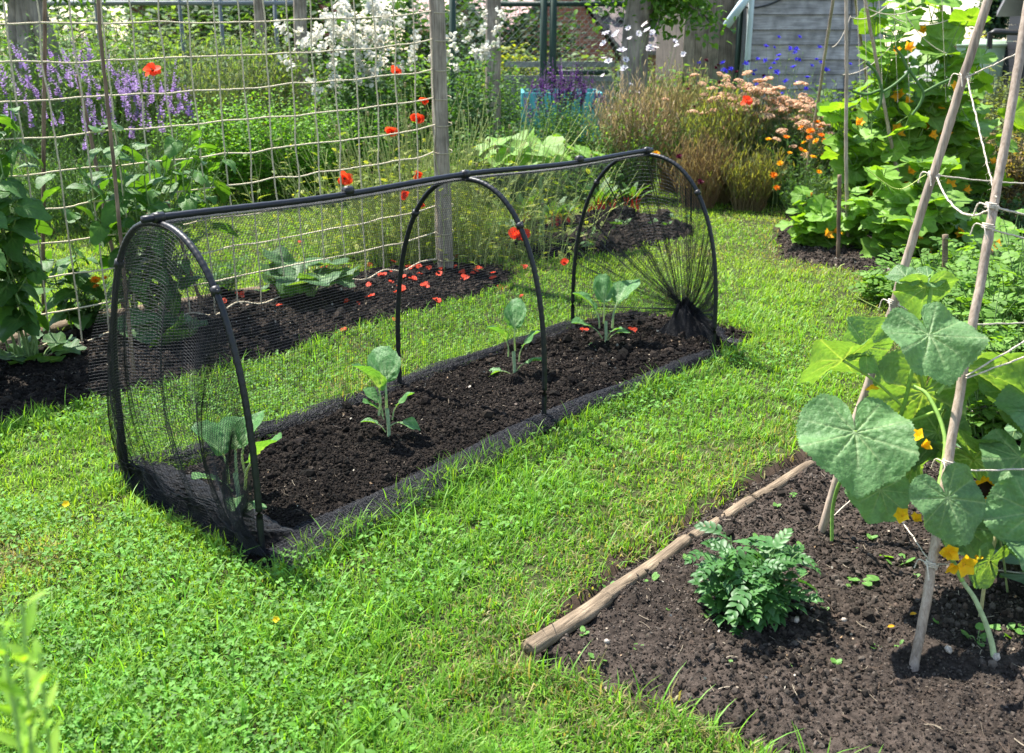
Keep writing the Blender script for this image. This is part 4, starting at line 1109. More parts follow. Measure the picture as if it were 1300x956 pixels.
def tall_squash():
    b = G(688, 312); r = np.random.default_rng(490)
    t = thing('squash_plant', 'tall squash with one thick pale stem and a flat crown of bright leaves', 'squash plant', tuple(b))
    top = P(684, 212, b[1])
    mb = MB(); tubes(mb, smooth_path([b - [0, 0, .03], (b + top) / 2 + [.012, 0, 0], top], 12), np.linspace(.020, .013, 12), (.33, .46, .22), 8)
    mb.build('stem', M['stem'], t)
    for k, (px, py, dy, L) in enumerate([(630, 182, -.05, .17), (650, 192, -.15, .16), (665, 178, .1, .17), (690, 185, -.15, .18), (705, 196, -.1, .16), (715, 180, .12, .16), (738, 192, -.05, .15), (640, 202, -.2, .13), (675, 200, -.2, .15), (760, 197, 0, .11), (628, 196, .1, .13)]):
        q = P(px, py, b[1] + dy)
        mb = MB(); tubes(mb, smooth_path([top, (top + q) / 2 + [0, 0, .03], q], 8), .007, (.30, .44, .18), 6); mb.build('leaf_stalk', M['stem'], t)
        d = q - top; y = nrm(np.array([d[0], d[1] - .15, -.12])); place('leaf', L_SQ[k % 6], t, q, frame1(y, (r.normal(0, .15), .05, 1)), L)
    for (px, py) in ((610, 225), (652, 222), (730, 240)):
        q = P(px, py, b[1] - .1); mb = MB(); tubes(mb, smooth_path([top - [0, 0, .05], (top + q) / 2 + [0, 0, .1], q], 8), .005, (.30, .44, .18), 6); mb.build('leaf_stalk', M['stem'], t)
tall_squash()
o = cane('plant_label_stick', 'short grey stick standing in the front of the small bed', 'stick', G(699, 325) - [0, 0, .03], P(698, 295, G(699, 325)[1]), .006, .006, 'post', knots=False)

# ================================================================== logs
def log(a, b, r0, label, seed, burr=0.):
    a = G(*a); b = G(*b); a[2] = b[2] = r0 * .3 + (.012 if seed < 3 else .006 if seed < 5 else 0)
    r = np.random.default_rng(seed); n = 40; Ln = np.linalg.norm(b - a); d = (b - a) / Ln; yaw = math.atan2(d[1], d[0])
    t = np.linspace(0, 1, n); ns = 20; V = []
    for i in range(n):
        for j in range(ns):
            an = j / ns * 6.283
            rr = r0 * (1 + .10 * (noise(t[i] * Ln * 9, math.sin(an) + 2 + seed, seed) - .5) * 2 + .06 * math.sin(an * 2 + seed))
            if t[i] < .03 or t[i] > .97: rr *= .9
            V.append((t[i] * Ln, math.cos(an) * rr + .004 * math.sin(t[i] * 5 + seed), math.sin(an) * rr * .9))
    Q = [(i * ns + j, i * ns + (j + 1) % ns, (i + 1) * ns + (j + 1) % ns, (i + 1) * ns + j) for i in range(n - 1) for j in range(ns)]
    V += [(0.004, 0, 0), (Ln - .004, 0, 0)]; c = len(V)
    T = [(c - 2, (j + 1) % ns, j) for j in range(ns)] + [(c - 1, (n - 1) * ns + j, (n - 1) * ns + (j + 1) % ns) for j in range(ns)]
    mb = MB(); mb.add(V, T, Q, (1, 1, 1))
    me = mb.mesh('edging_log', M['log']); o = bpy.data.objects.new('edging_log', me); COL.objects.link(o)
    o.location = a; o.rotation_euler = (0, 0, yaw); tag(o, label, 'log', 'logs edging the beds'); return o
log((672, 834), (770, 766), .0225, 'thickest round edging log, nearest the camera at the corner of the front bed', 1)
log((767, 768), (872, 692), .021, 'second edging log of the front bed, butted behind the thick one', 2)
log((878, 688), (954, 640), .021, 'short half-buried edging log behind the marigold', 3)
log((956, 638), (1030, 594), .020, 'farthest edging log of the front bed, near the foot of the cane', 4)
log((-60, 458), (140, 402), .040, 'pale edging log behind the beans at the far side of the long bed', 5)
log((150, 402), (330, 372), .035, 'edging log seen through the near hoop at the far side of the long bed', 6)
log((945, 422), (1000, 410), .018, 'bleached stick at the far tip of the tunnel bed', 7) if False else None

# ================================================================== front wigwam
APEX = P(1358, -326, 2.75)
C1 = G(1040, 684); C2 = G(1160, 852); C3 = G(1560, 800); C4 = G(1450, 610)
wig = thing('cane_wigwam', 'tall wigwam of thick pale bamboo canes tied with twine over the front bed', 'plant support', tuple((C1 + C2 + C3 + C4) / 4))
canes = []
for a, r0 in ((C1, .0125), (C2, .0115), (C3, .012), (C4, .012)):
    d = nrm(APEX - a); e = APEX + d * .15
    cane('cane', None, None, a - d * .12, e, r0, r0 * .88, 'cane', wig, ns=12); canes.append((a, d, APEX))
def on_cane(k, row):
    """the point of cane k that is seen at that row"""
    a, d, e = canes[k]; lo, hi = 0., float(np.linalg.norm(e - a))
    for _ in range(40):
        m = (lo + hi) / 2; p = a + d * m - np.array([0, 0, H]); dep = p[1] * CP - p[2] * SP; v = p[1] * SP + p[2] * CP
        if CY - F * v / dep > row: lo = m
        else: hi = m
    return a + d * lo
def twine(pts, r=.0022, wrap=(), n=40, fuzz=True):
    mb = MB(); p = smooth_path(pts, n); q = p + np.random.default_rng(n + len(pts)).normal(0, .0007, p.shape)
    tubes(mb, q, r * (1 + .12 * np.sin(np.arange(n) * 2.3)), (.60, .52, .42), 5)
    if fuzz:
        rr = np.random.default_rng(9); k = 60; i = rr.integers(0, n, k); dd = rr.normal(0, .006, (k, 3)); o = q[i]
        tubes(mb, np.stack([o, o + dd * .6, o + dd * 1.1 + [0, 0, -.001]], 1), .0003, (.55, .47, .36), 3)
    for w_, rad_ in wrap:
        c = np.array(w_); a = np.linspace(0, 6.283 * 3, 54)
        dd = canes[0][1]
        x = nrm(np.cross(dd, [0, 0, 1.])); y = np.cross(dd, x)
        tubes(mb, c + np.outer(np.cos(a), x) * rad_ + np.outer(np.sin(a), y) * rad_ + np.outer(np.linspace(-.007, .007, 54), dd), r, (.60, .52, .42), 5)
        for s in (-1, 1):
            tubes(mb, smooth_path([c + y * -rad_, c - y * (rad_ + .01) + x * .018 * s, c - y * (rad_ + .01) + x * .03 * s - [0, 0, .03]], 8), r * .8, (.60, .52, .42), 5)
    mb.build('twine', M['twine'], wig)
def lerp(a, b, t): return np.array(a) * (1 - t) + np.array(b) * t
def sagp(a, b, s, n=5): return [lerp(a, b, t) + np.array([0, 0, -s * 4 * t * (1 - t)]) for t in np.linspace(0, 1, n)]
fr = np.array([0, -.013, 0])
k0 = on_cane(0, 97); k1 = on_cane(1, 250); k2 = on_cane(0, 222); k3 = on_cane(1, 262)
far1 = on_cane(3, 40); c3a = on_cane(2, 225)
twine(sagp(k0 + fr, k1 + fr, .004), wrap=[(k0, .0145)])
twine(sagp(k0 + fr, on_cane(3, 10), .01))
twine(sagp(k2 + fr, k3 + fr, .055), r=.0028, wrap=[(k2, .0145), (k3, .0145)])
twine(sagp(k3 + fr, c3a, .05), r=.0028)
twine(sagp(k2, on_cane(3, 235), .01))
twine(sagp(on_cane(1, 290) + fr, on_cane(2, 330), .01), wrap=[(on_cane(1, 288), .0145)])
twine(sagp(on_cane(1, 412), on_cane(3, 405), .0), r=.0022)
q4 = on_cane(0, 384)
twine(sagp(q4 + fr, q4 + [.16, -.05, -.07], .0), wrap=[(q4, .015)])
twine(sagp(on_cane(1, 475) + fr, on_cane(2, 330), .0)); twine(sagp(on_cane(1, 478) + fr, on_cane(2, 385), .0))
twine([on_cane(1, 590) + fr, on_cane(1, 590) + [.10, -.02, -.005], on_cane(2, 585)], wrap=[(on_cane(1, 588), .014)])
twine([on_cane(0, 660) + fr, G(1110, 655) + [0, 0, .12], G(1140, 700) + [0, 0, .10], on_cane(1, 716) + fr], r=.0018)
twine([on_cane(1, 716) + fr, G(1210, 760) + [0, 0, .10], on_cane(2, 760)], wrap=[(on_cane(1, 716), .014)])

# cucumber on the wigwam
def cucumber():
    b = G(1056, 696); t = thing('cucumber_plant', 'cucumber climbing the front canes with large quilted leaves and yellow flowers', 'cucumber plant', tuple(b))
    def vine(pts, r0, r1, n=30, c=(.28, .38, .14)):
        mb = MB(); tubes(mb, smooth_path(pts, n), np.linspace(r0, r1, n), c, 8); mb.build('stem', M['stem'], t)
    vine([G(1056, 696), P(1058, 640, 2.62), P(1075, 600, 2.55), P(1120, 575, 2.48), P(1146, 520, 2.45), P(1158, 470, 2.43), P(1175, 410, 2.43), P(1182, 365, 2.45), P(1186, 345, 2.46)], .0055, .006, 40, (.18, .33, .06))
    vine([G(1266, 850) - [0, 0, .02], P(1258, 812, 2.05), P(1240, 765, 2.08), P(1222, 738, 2.10)], .0075, .0055, 24, (.33, .40, .20))
    vine([P(1222, 738, 2.10), P(1205, 700, 2.14), P(1190, 640, 2.2), P(1200, 560, 2.3), P(1180, 505, 2.38), P(1160, 490, 2.42)], .006, .005, 30, (.20, .34, .07))
    vine([G(1243, 792), P(1252, 730, 2.22), P(1264, 680, 2.24), P(1262, 650, 2.25)], .005, .0045, 20, (.36, .33, .16))
    vine([P(1195, 520, 2.36), P(1150, 535, 2.4), P(1110, 530, 2.36), P(1090, 545, 2.28)], .0045, .004, 20, (.22, .38, .06))
    mb = MB()
    for pts in ([P(1117, 392, 2.5), P(1090, 378, 2.5), P(1072, 360, 2.5), P(1066, 340, 2.5), P(1072, 335, 2.5)], [P(1150, 540, 2.38), P(1120, 532, 2.36), P(1085, 515, 2.34), P(1072, 505, 2.33), P(1078, 498, 2.33)], [P(1175, 222, 2.6), P(1140, 240, 2.6), P(1100, 215, 2.6)]):
        tubes(mb, smooth_path(pts, 24), .0011, (.50, .58, .14), 5)
    mb.build('tendril', M['stem'], t)
    LV = [ # joint px, py, Y, L, tip dir, normal, petiole joint px py Y
     (1180, 424, 2.20, .128, (.25, -.80, -.55), (.05, -.55, 1), (1163, 470, 2.35), 0),
     (1086, 548, 2.22, .158, (-.10, -.80, -.55), (-.05, -.5, 1), (1110, 532, 2.36), 1),
     (1203, 632, 2.04, .105, (.30, -.55, -.75), (.1, -.75, .7), (1195, 640, 2.2), 2),
     (1176, 364, 2.45, .088, (.05, .45, -.55), (0, .80, .55), (1182, 372, 2.45), 3),
     (1070, 456, 2.42, .122, (-1, .15, -.30), (-.1, .70, .70), (1150, 520, 2.45), 0),
     (1098, 440, 2.44, .09, (.35, .3, .55), (-.3, .9, -.2), (1082, 456, 2.42), 1),
     (1172, 497, 2.46, .175, (-.1, .25, -1), (0, 1, .3), (1165, 470, 2.43), 2),
     (1190, 548, 2.44, .11, (-.6, .1, -.8), (-.1, 1, .35), (1200, 520, 2.36), 3),
     (1228, 466, 2.42, .18, (1, -.15, -.42), (.25, .45, .8), (1190, 500, 2.4), 0),
     (1118, 622, 2.30, .090, (-.45, -.5, -.75), (-.2, -.6, .8), (1150, 600, 2.4), 1),
     (1292, 498, 2.40, .12, (.3, -.7, -.5), (.1, -.5, 1), (1330, 480, 2.5), 2),
     (1236, 582, 2.38, .15, (.8, -.2, -.5), (0, .6, .8), (1200, 570, 2.3), 3),
     (1296, 580, 2.25, .12, (-.2, -.8, -.4), (0, -.4, 1), (1340, 560, 2.3), 0),
     (1312, 650, 2.12, .12, (-.25, -.45, -.85), (-.2, -.8, .5), (1262, 650, 2.25), 1),
     (1256, 712, 2.12, .075, (-.3, .1, -.9), (-.3, .8, .4), (1252, 730, 2.22), 2),
     (1222, 668, 2.30, .10, (.2, -.7, -.5), (0, -.4, 1), (1200, 690, 2.2), 3),
     (1160, 590, 2.42, .11, (-.2, .2, -1), (-.5, .8, .2), (1150, 560, 2.4), 0),
     (1178, 352, 2.46, .05, (.8, .1, .2), (-.1, -.3, 1), (1184, 356, 2.46), 1),
     (1150, 350, 2.46, .05, (-.8, .1, .05), (-.1, -.3, 1), (1184, 356, 2.46), 2),
     (1340, 520, 2.3, .16, (.3, -.8, -.5), (0, -.5, 1), (1350, 560, 2.3), 3),
     (1345, 690, 2.1, .16, (.1, -.8, -.5), (0, -.5, 1), (1350, 720, 2.2), 0)]
    for px, py, Y, L, y, z, j, k in LV:
        q = P(px, py, Y); jj = P(*j)
        Rm = frame1(y, z)
        place('leaf', L_CUC0[k], t, q, Rm, L)
        mbp_ = MB(); tubes(mbp_, smooth_path([jj, (jj + q) / 2 + np.array([0, 0, .01]), q - Rm[:, 2] * .004], 12), .0042 * (L / .15) ** .5, (.24, .38, .08), 7); mbp_.build('leaf_stalk', M['stem'], t)
    for i, (px, py, Y, d, s) in enumerate([(1107, 488, 2.36, (.1, -.3, -.9), 1.0), (1166, 556, 2.3, (-.5, -.4, .7), .9), (1171, 566, 2.3, (.3, -.6, .4), .8), (1146, 655, 2.22, (-.5, -.5, .5), .9), (1162, 660, 2.25, (0, -.5, .8), .7), (1205, 700, 2.1, (-.3, -.9, .3), 1.15), (1222, 716, 2.08, (.2, -.9, .2), 1.2), (1208, 716, 2.09, (0, -.8, -.5), .9), (1238, 705, 2.1, (.5, -.5, -.4), .7)]):
        place('bloom', F_CUC[i % 3], t, P(px, py, Y), frame1(np.cross(d, [1, .2, .1]), d), s)
cucumber()
lone('black_eyed_flower', 'yellow flower with a big dark centre between the cucumber leaves', 'flower', P(1252, 622, 2.3), F_SUN, .95, G(1280, 760), (-.55, -.35, .55), sr=.003)
def nasturtium(label, base, n, seed, fl=1):
    b = G(*base); r = np.random.default_rng(seed); t = thing('nasturtium_plant', label, 'nasturtium', tuple(b), None); mb = MB()
    for k in range(n):
        q = b + np.array([r.uniform(-.20, .20), r.uniform(-.16, .16), r.uniform(.06, .19)])
        tubes(mb, smooth_path([b + (q - b) * [.3, .3, 0], (b + q) / 2, q], 6), .0018, (.28, .36, .14), 4)
        place('leaf', L_NAST[k % 4], t, q, frame1((r.normal(), r.normal() - .5, r.normal(0, .2)), (r.normal(0, .35), r.normal(-.2, .3), 1)), r.uniform(.055, .085))
    for k in range(fl):
        q = b + np.array([r.uniform(-.08, .02), -.14, .12]); place('bloom', F_NAST[0], t, q, frame1((1, 0, .2), (0, -.8, .4)), 1.1)
    mb.build('stem', M['stem'], t)
nasturtium('pale round-leaved nasturtium with an orange-red flower behind the cucumber', (1268, 620), 26, 501, 2)
nasturtium('nasturtium at the right edge of the picture beside the big cucumber leaves', (1340, 640), 14, 502, 1)
pin_bush('marigold_plant', 'leafy green marigold without flowers standing alone in the front bed', 'marigold', (948, 782), .26, .125, 32, 6, .088, 510, (.045, .13, .032), (.08, .20, .05), lup=.35, lw=1.0, T=PINB, mat='glossleaf')

# small weeds and scraps on the front bed
L_SM = leafset('bean', 3, 520, (.12, .27, .05), (.2, .35, .1), 'seedling_leaf', nt=14, nr=3, petiole=None)
sl_ = [((1094, 748), .028, 'bright two-leaved seedling between marigold and second cane'), ((1138, 722), .035, 'tallest pale seedling near the foot of the second cane'), ((1120, 764), .016, 'tiny seedling left of the second cane'), ((1240, 818), .03, 'seedling at the foot of the striped cucumber stem'), ((1275, 810), .024, 'seedling right of the striped cucumber stem'), ((1145, 832), .018, 'small green seedling left of the foot of the second cane'), ((1068, 750), .02, 'slim grass-like seedling right of the marigold'), ((775, 752), .02, 'seedling beside the second edging log'), ((826, 744), .022, 'green seedling just right of the join of the logs'), ((880, 812), .014, 'white-green seedling below the marigold on the left'), ((1180, 775), .016, 'tiny seedling right of the second cane'), ((760, 840), .018, 'seedling near the thick edging log'), ((1000, 640), .026, 'seedling behind the marigold near the lawn edge'), ((905, 790), .02, 'pale seedling in the shade left of the marigold'), ((1300, 812), .022, 'seedling at the right edge of the picture')]
for i, (q, s, lab) in enumerate(sl_): low_plant('seedling', lab, 'seedling', q, L_SM, s, 5, 530 + i, s * 1.0, s * .8, (10, 60))
mbp = MB(); scatter(mbp, OVATE, np.array([[0, -.5, 0.]]), frames(np.array([[0, 1, .0]]), np.array([[0, 0, 1.]])), np.array([[.7, 1, 1.5]]), (.80, .42, .03)); YP = mbp.mesh('yellow_petal', M['petal'])
for lab, q in (('curled yellow petal on the front bed soil', (1130, 808)), ('yellow petal at the foot of the second cane', (1158, 792))):
    g = G(*q) + [0, 0, .03]; tag(place('yellow_petal', YP, None, g, frame1((1, .2, .1), (.1, -.4, 1)), .022), lab, 'petal')
mbs = MB(); blob(mbs, (0, 0, 0), (.012, .010, .008), (.42, .36, .30), 2, .15); SM = mbs.mesh('pebble', M['crumb'])
for i, (x, y) in enumerate([(1263, 848), (770, 828), (1148, 660), (1070, 800), (1285, 720), (1010, 800), (1202, 838)]):
    tag(place('pebble', SM, None, G(x, y) + [0, 0, .03], rand_rot(1, rp_)[0], rp_.uniform(.7, 1.1)), 'small pale pebble on the reddish soil of the front bed', 'pebble', 'pebbles on the front bed')

# ================================================================== middle wigwam with squash
AP2 = P(1080, -62, 6.9)
w2 = thing('cane_wigwam', 'slim cane wigwam carrying the squash vines in the right-hand bed', 'plant support', tuple(G(1090, 300)))
for a, e in ((G(1017, 262), P(1070, -80, 7.6)), (G(1078, 318), P(1074, -80, 6.9)), (G(1160, 300), P(1085, -70, 7.2)), (G(1125, 255), P(1075, -80, 7.8))):
    cane('cane', None, None, a - np.array([0, 0, .1]), e, .013, .011, 'cane', w2)
cane('cane', None, None, G(1064, 332), P(1066, 222, G(1064, 332)[1]), .013, .013, 'darkcane', w2)
w3 = thing('cane_wigwam', 'distant pair of canes tied at the top of the squash vines near the sky', 'plant support', tuple(G(1205, 300)))
for a, e in ((G(1209, 260), P(1193, -60, 7.5)), (G(1232, 262), P(1202, -60, 7.6)), (G(1190, 250), P(1198, -60, 8.2))):
    cane('cane', None, None, a - np.array([0, 0, .1]), e, .012, .010, 'cane', w3)
mb = MB()
for (a, b_) in (((1056, 60), (1080, 20)), ((1070, 95), (1130, 60)), ((1130, 20), (1205, 25)), ((1100, 10), (1170, 8)), ((1080, 22), (1130, 3)), ((1150, 20), (1210, 70))):
    tubes(mb, np.array(sagp(P(*a, 7.2), P(*b_, 7.3), .05, 9)), .0035, (.55, .48, .38), 4)
for x in (1088, 1097, 1116, 1135, 1150, 1196):
    tubes(mb, np.array([P(x, 0, 7.2), P(x + 5, 130, 7.2)]), .002, (.55, .48, .38), 3)
mb.build('twine', M['twine'], w2)
def squash_mass(label, c, n, rx, ry, h, L, m, seed, fl=3, lean=.3, toward=.5):
    b = G(*c); r = np.random.default_rng(seed); p = grow(r, b, n, rx, ry, h, .55, lean, 8, 0, .03, .55)
    return leafy('squash_plant', label, 'squash plant', b, p, L_SQ, L, m, seed, sr=.006, t0=.08, lup=-.1, jit=.35, toward=toward, droop_n=.25, fl=[('bloom', F_SQUASH, fl, .8, .3)] if fl else ())
squash_mass('tall squash vine climbing the slim cane wigwam with yellow flowers', (1125, 292), 24, .62, .34, 2.35, .17, 11, 601, 24)
squash_mass('low squash trailing at the left foot of the cane wigwam', (1052, 315), 11, .34, .22, .52, .115, 8, 602, 2)
squash_mass('squash vine behind the front cane near the water butt', (1200, 285), 16, .42, .30, 1.25, .17, 10, 603, 3)
squash_mass('big-leaved squash just behind the front canes', (1160, 330), 16, .45, .25, .75, .15, 8, 604, 4)
# arching vines of the tall squash
vb = thing('squash_shoot', 'bare dark arching squash shoots against the leaves of the wigwam', 'squash shoot', tuple(G(1120, 300)))
mb = MB()
for pts in ([(1100, 80), (1112, 92), (1119, 112), (1118, 130), (1114, 140)], [(1119, 118), (1135, 108), (1150, 95), (1156, 86)], [(1155, 90), (1165, 105), (1172, 118), (1168, 132), (1158, 146)], [(1172, 118), (1190, 108), (1206, 101)], [(1136, 60), (1145, 72), (1152, 88)], [(1118, 114), (1100, 120), (1082, 116)]):
    tubes(mb, smooth_path([P(x, y, 6.45) for x, y in pts], 16), .009, (.06, .13, .03), 6)
mb.build('stem', M['stem'], vb)

# tomato / potato foliage on the right
def tom(label, base, rx, ry, h, n, seed, L=.10, cA=(.10, .21, .035), cB=(.18, .33, .06), name='tomato_plant', cat='tomato plant'):
    return clump(name, label, cat, G(*base), rx, ry, h, n, seed, TOMATO, L, 8, cA, cB, (.14, .22, .07), .004, .08, 1., .35, 1.2, .25, .35, .3, 0, .03, .4)
tom('tomato plant directly behind the second front cane', (1205, 470), .22, .22, .60, 34, 611, .095)
tom('tomato plant at the right edge of the picture below the twine', (1285, 490), .28, .25, .72, 40, 612, .10)
tom('tomato plant with yellow flowers by the short wooden stake', (1180, 400), .28, .22, .50, 34, 613, .10)
tom('far tomato plant by the right edge of the picture', (1290, 400), .35, .3, .62, 40, 614, .11)
tom('lower tomato plant in front of the squash leaves', (1130, 385), .22, .16, .26, 22, 615, .09)
tom('tomato plant half outside the right edge of the picture', (1400, 520), .4, .3, .8, 36, 616, .11)
cane('wooden_stake', 'short reddish wooden stake among the tomato leaves', 'stake', G(1199, 405), P(1200, 298, G(1199, 405)[1]), .015, .015, 'log', knots=False)

# ================================================================== background border
GR = dict(colA=(.055, .15, .02), colB=(.11, .24, .03))
clump('mint_plant', 'dense bright green mint bush behind the left part of the jute net', 'bush', P(330, 250, 9.2), 1.05, .5, 1.05, 420, 701, OVATE, .065, 17, (.09, .24, .02), (.20, .40, .04), t0=.1, lup=.2, lw=1.1, lean=.2)
clump('mint_plant', 'darker green bush under the white sweet peas behind the net', 'bush', P(470, 245, 9.6), .8, .45, 1.0, 260, 702, OVATE, .06, 14, (.06, .17, .02), (.11, .26, .03), t0=.1)
clump('sweet_pea_plant', 'tall sweet pea with dense white blooms behind the jute net', 'sweet pea', P(458, 200, 10.3), .52, .4, 1.95, 150, 703, LANCE, .085, 16, (.04, .11, .025), (.075, .17, .04), t0=.25, lw=2.2, lup=.4, fl=[('bloom', F_SWPEA, 62, 1.5, .3)], hvar=.62)
clump('sweet_pea_plant', 'white sweet pea right of the jute net post', 'sweet pea', P(598, 200, 9.8), .42, .35, 1.75, 90, 704, LANCE, .09, 16, (.035, .10, .025), (.07, .16, .04), t0=.2, lw=2.2, lup=.4, fl=[('bloom', F_SWPEA, 15, 1.3, .3)], hvar=.5)
clump('leafy_bush', 'dark leafy bush at the foot of the right sweet pea', 'bush', P(625, 215, 9.0), .45, .35, .85, 120, 705, OVATE, .07, 13, (.04, .11, .025), (.09, .2, .04), t0=.1)
clump('leafy_bush', 'yellowish low bush in front of the grey post', 'bush', P(672, 205, 9.3), .38, .3, .72, 90, 706, OVATE, .06, 12, (.08, .19, .03), (.16, .28, .04), t0=.1)
clump('purple_salvia', 'dark purple salvia spikes in front of the turquoise board', 'salvia', P(712, 200, 10.2), .38, .22, 1.12, 120, 707, LANCE, .06, 14, (.05, .13, .03), (.10, .20, .04), t0=.05, t1=.8, fl=[('flower_spike', F_SALVIA, 90, 1.7, 1.2)], hvar=.3, lean=.12)
clump('toadflax_plant', 'stand of purple toadflax spikes left behind the net', 'toadflax', P(95, 250, 7.6), .85, .35, 1.35, 260, 708, LANCE, .05, 20, (.05, .13, .035), (.10, .20, .05), t0=.03, t1=.8, lw=.8, lup=.9, fl=[('flower_spike', F_TOAD, 80, 1.05, 1.5)], hvar=.6, lean=.1)
clump('toadflax_plant', 'smaller group of purple toadflax right of the leaning cane', 'toadflax', P(195, 250, 8.0), .45, .3, 1.15, 120, 709, LANCE, .05, 18, (.05, .13, .035), (.10, .20, .05), t0=.03, t1=.8, lw=.8, lup=.9, fl=[('flower_spike', F_TOAD, 46, 1.25, 1.5)], hvar=.4, lean=.1)
clump('verbascum', 'pale yellow flower spike in front of the mint', 'flower', P(366, 240, 8.6), .03, .03, .75, 2, 710, OVATE, .03, 8, (.35, .36, .14), (.45, .42, .18), t0=.3)
DRY = dict(colA=(.30, .23, .08), colB=(.42, .34, .14))
def wheat(label, px, Y, rx, h, n, seed, cA, cB, name='ripening_stalks', cat='dry plants', fl=(), m=7, L=.05, stemc=(.32, .23, .10), ry=.3, up=1.1, hvar=.3, T=LANCE, lw=.8):
    c = G(px, 240); c = np.array([P(px, 200, Y)[0], Y, 0])
    return clump(name, label, cat, c, rx, ry, h, n, seed, T, L, m, cA, cB, stemc, .0028, .22, 1., up, lw, .3, .2, hvar, 0, .025, .38, fl, mat='dry' if cA[0] >= cA[1] * .8 else 'leaf')
wheat('sheaf-like clump of tan ripened stalks behind the far hoop', 805, 9.3, .44, 1.22, 300, 721, (.28, .21, .12), (.56, .46, .32), m=9, L=.10, lw=.42, up=2.2)
wheat('yellowish ripening stalks right of the tan clump', 860, 9.7, .42, 1.3, 330, 722, (.28, .27, .10), (.46, .43, .20), m=9, L=.09, lw=.45, up=2.0)
wheat('green feathery stalks between tan and orange-green clumps', 880, 9.3, .20, .95, 150, 723, (.08, .19, .05), (.15, .26, .07), stemc=(.12, .2, .06), m=12, T=PINNATE, lw=1)
wheat('olive green clump with reddish base under the peach flowers', 920, 9.0, .40, 1.12, 360, 724, (.11, .17, .045), (.26, .27, .09), stemc=(.24, .18, .08), m=11, L=.085, lw=.5, up=1.8)
wheat('dark green clump under the peach flower heads', 985, 9.0, .40, .92, 260, 725, (.035, .09, .03), (.07, .15, .04), stemc=(.08, .14, .05), m=12, T=PINNATE, lw=1)
wheat('peach flowered yarrow with flat flower heads by the grey shed', 965, 9.2, .46, 1.12, 110, 726, (.06, .12, .035), (.10, .17, .05), name='yarrow_plant', cat='yarrow', fl=[('flower_head', F_UMBEL, 66, 1.45, 1.5)], stemc=(.16, .2, .08))
wheat('orange marigold flowers left of the slim cane', 1022, 8.3, .30, .80, 70, 727, (.06, .14, .03), (.1, .2, .05), name='orange_marigold', cat='marigold', fl=[('bloom', F_ORANGE, 11, 1.1, .5), ('bloom', F_YELLOW, 13, 1.1, .5)], stemc=(.14, .22, .07), hvar=.75, T=PINNATE, lw=1, m=10)
wheat('blue cornflowers standing in front of the grey shed boards', 985, 9.9, .62, 1.5, 110, 728, (.12, .2, .09), (.18, .26, .12), name='cornflower_plant', cat='cornflower', fl=[('bloom', F_BLUE, 34, 1.25, .3)], stemc=(.18, .25, .12), hvar=.42, m=6)
wheat('wispy green cornflower stems leaning left of the downpipe', 915, 10.2, .5, 1.35, 120, 729, (.12, .2, .09), (.18, .26, .12), name='cornflower_plant', cat='cornflower', fl=[('bloom', F_BLUE, 9, 1.2, .3), ('bloom', F_DARK, 14, 1.2, .4)], stemc=(.18, .25, .12), hvar=.3, m=6)
wheat('white poppy-like flowers with dark eyes on tall stems', 805, 10.0, .50, 1.75, 46, 730, (.1, .18, .06), (.14, .22, .08), name='white_flower_plant', cat='flower plant', fl=[('bloom', F_WHITE, 26, 1.25, .3)], stemc=(.16, .24, .10), hvar=.45, m=5)
lone('poppy', 'orange-red poppy among the peach yarrow', 'poppy', P(948, 128, 8.7), F_POPPY[0], 1.1)
lone('yellow_marigold', 'yellow flower just above the top of the far hoop', 'marigold', P(833, 196, 8.2), F_YELLOW[0], 1.2)
lone('scabious', 'dark crimson scabious drooping right of the far hoop', 'scabious', P(862, 200, 8.4), F_DARK[0], 1.6)
lone('scabious', 'purple scabious low beside the far hoop', 'scabious', P(889, 232, 8.4), F_DARK[1], 1.6)
lone('orange_calendula', 'low orange marigold left of the slim cane foot', 'marigold', P(982, 223, 8.3), F_ORANGE[0], 1.2)
lone('orange_calendula', 'lowest orange marigold at the lawn edge near the cane', 'marigold', P(986, 239, 8.3), F_ORANGE[1], 1.1)

clump('leafy_bush', 'dark green leafy bush hiding the foot of the purple salvia', 'bush', P(716, 200, 9.7), .62, .3, 1.02, 230, 741, OVATE, .06, 13, (.05, .13, .03), (.11, .22, .04), t0=.1)

wheat('rusty brown stalks at the foot of the border right of the far hoop', 890, 8.7, .34, .72, 260, 742, (.20, .15, .07), (.33, .27, .12), stemc=(.26, .15, .08), m=7, L=.09, lw=.4, up=2.2)
wheat('mixed straw and green stalks under the orange marigolds', 955, 8.6, .36, .62, 240, 743, (.13, .17, .05), (.28, .27, .10), stemc=(.22, .16, .08), m=8, L=.09, lw=.42, up=2.)
wheat('straw coloured stalks reaching up between the yarrow and the cornflowers', 1005, 9.3, .34, 1.05, 200, 744, (.16, .2, .06), (.34, .33, .14), stemc=(.25, .22, .1), m=9)

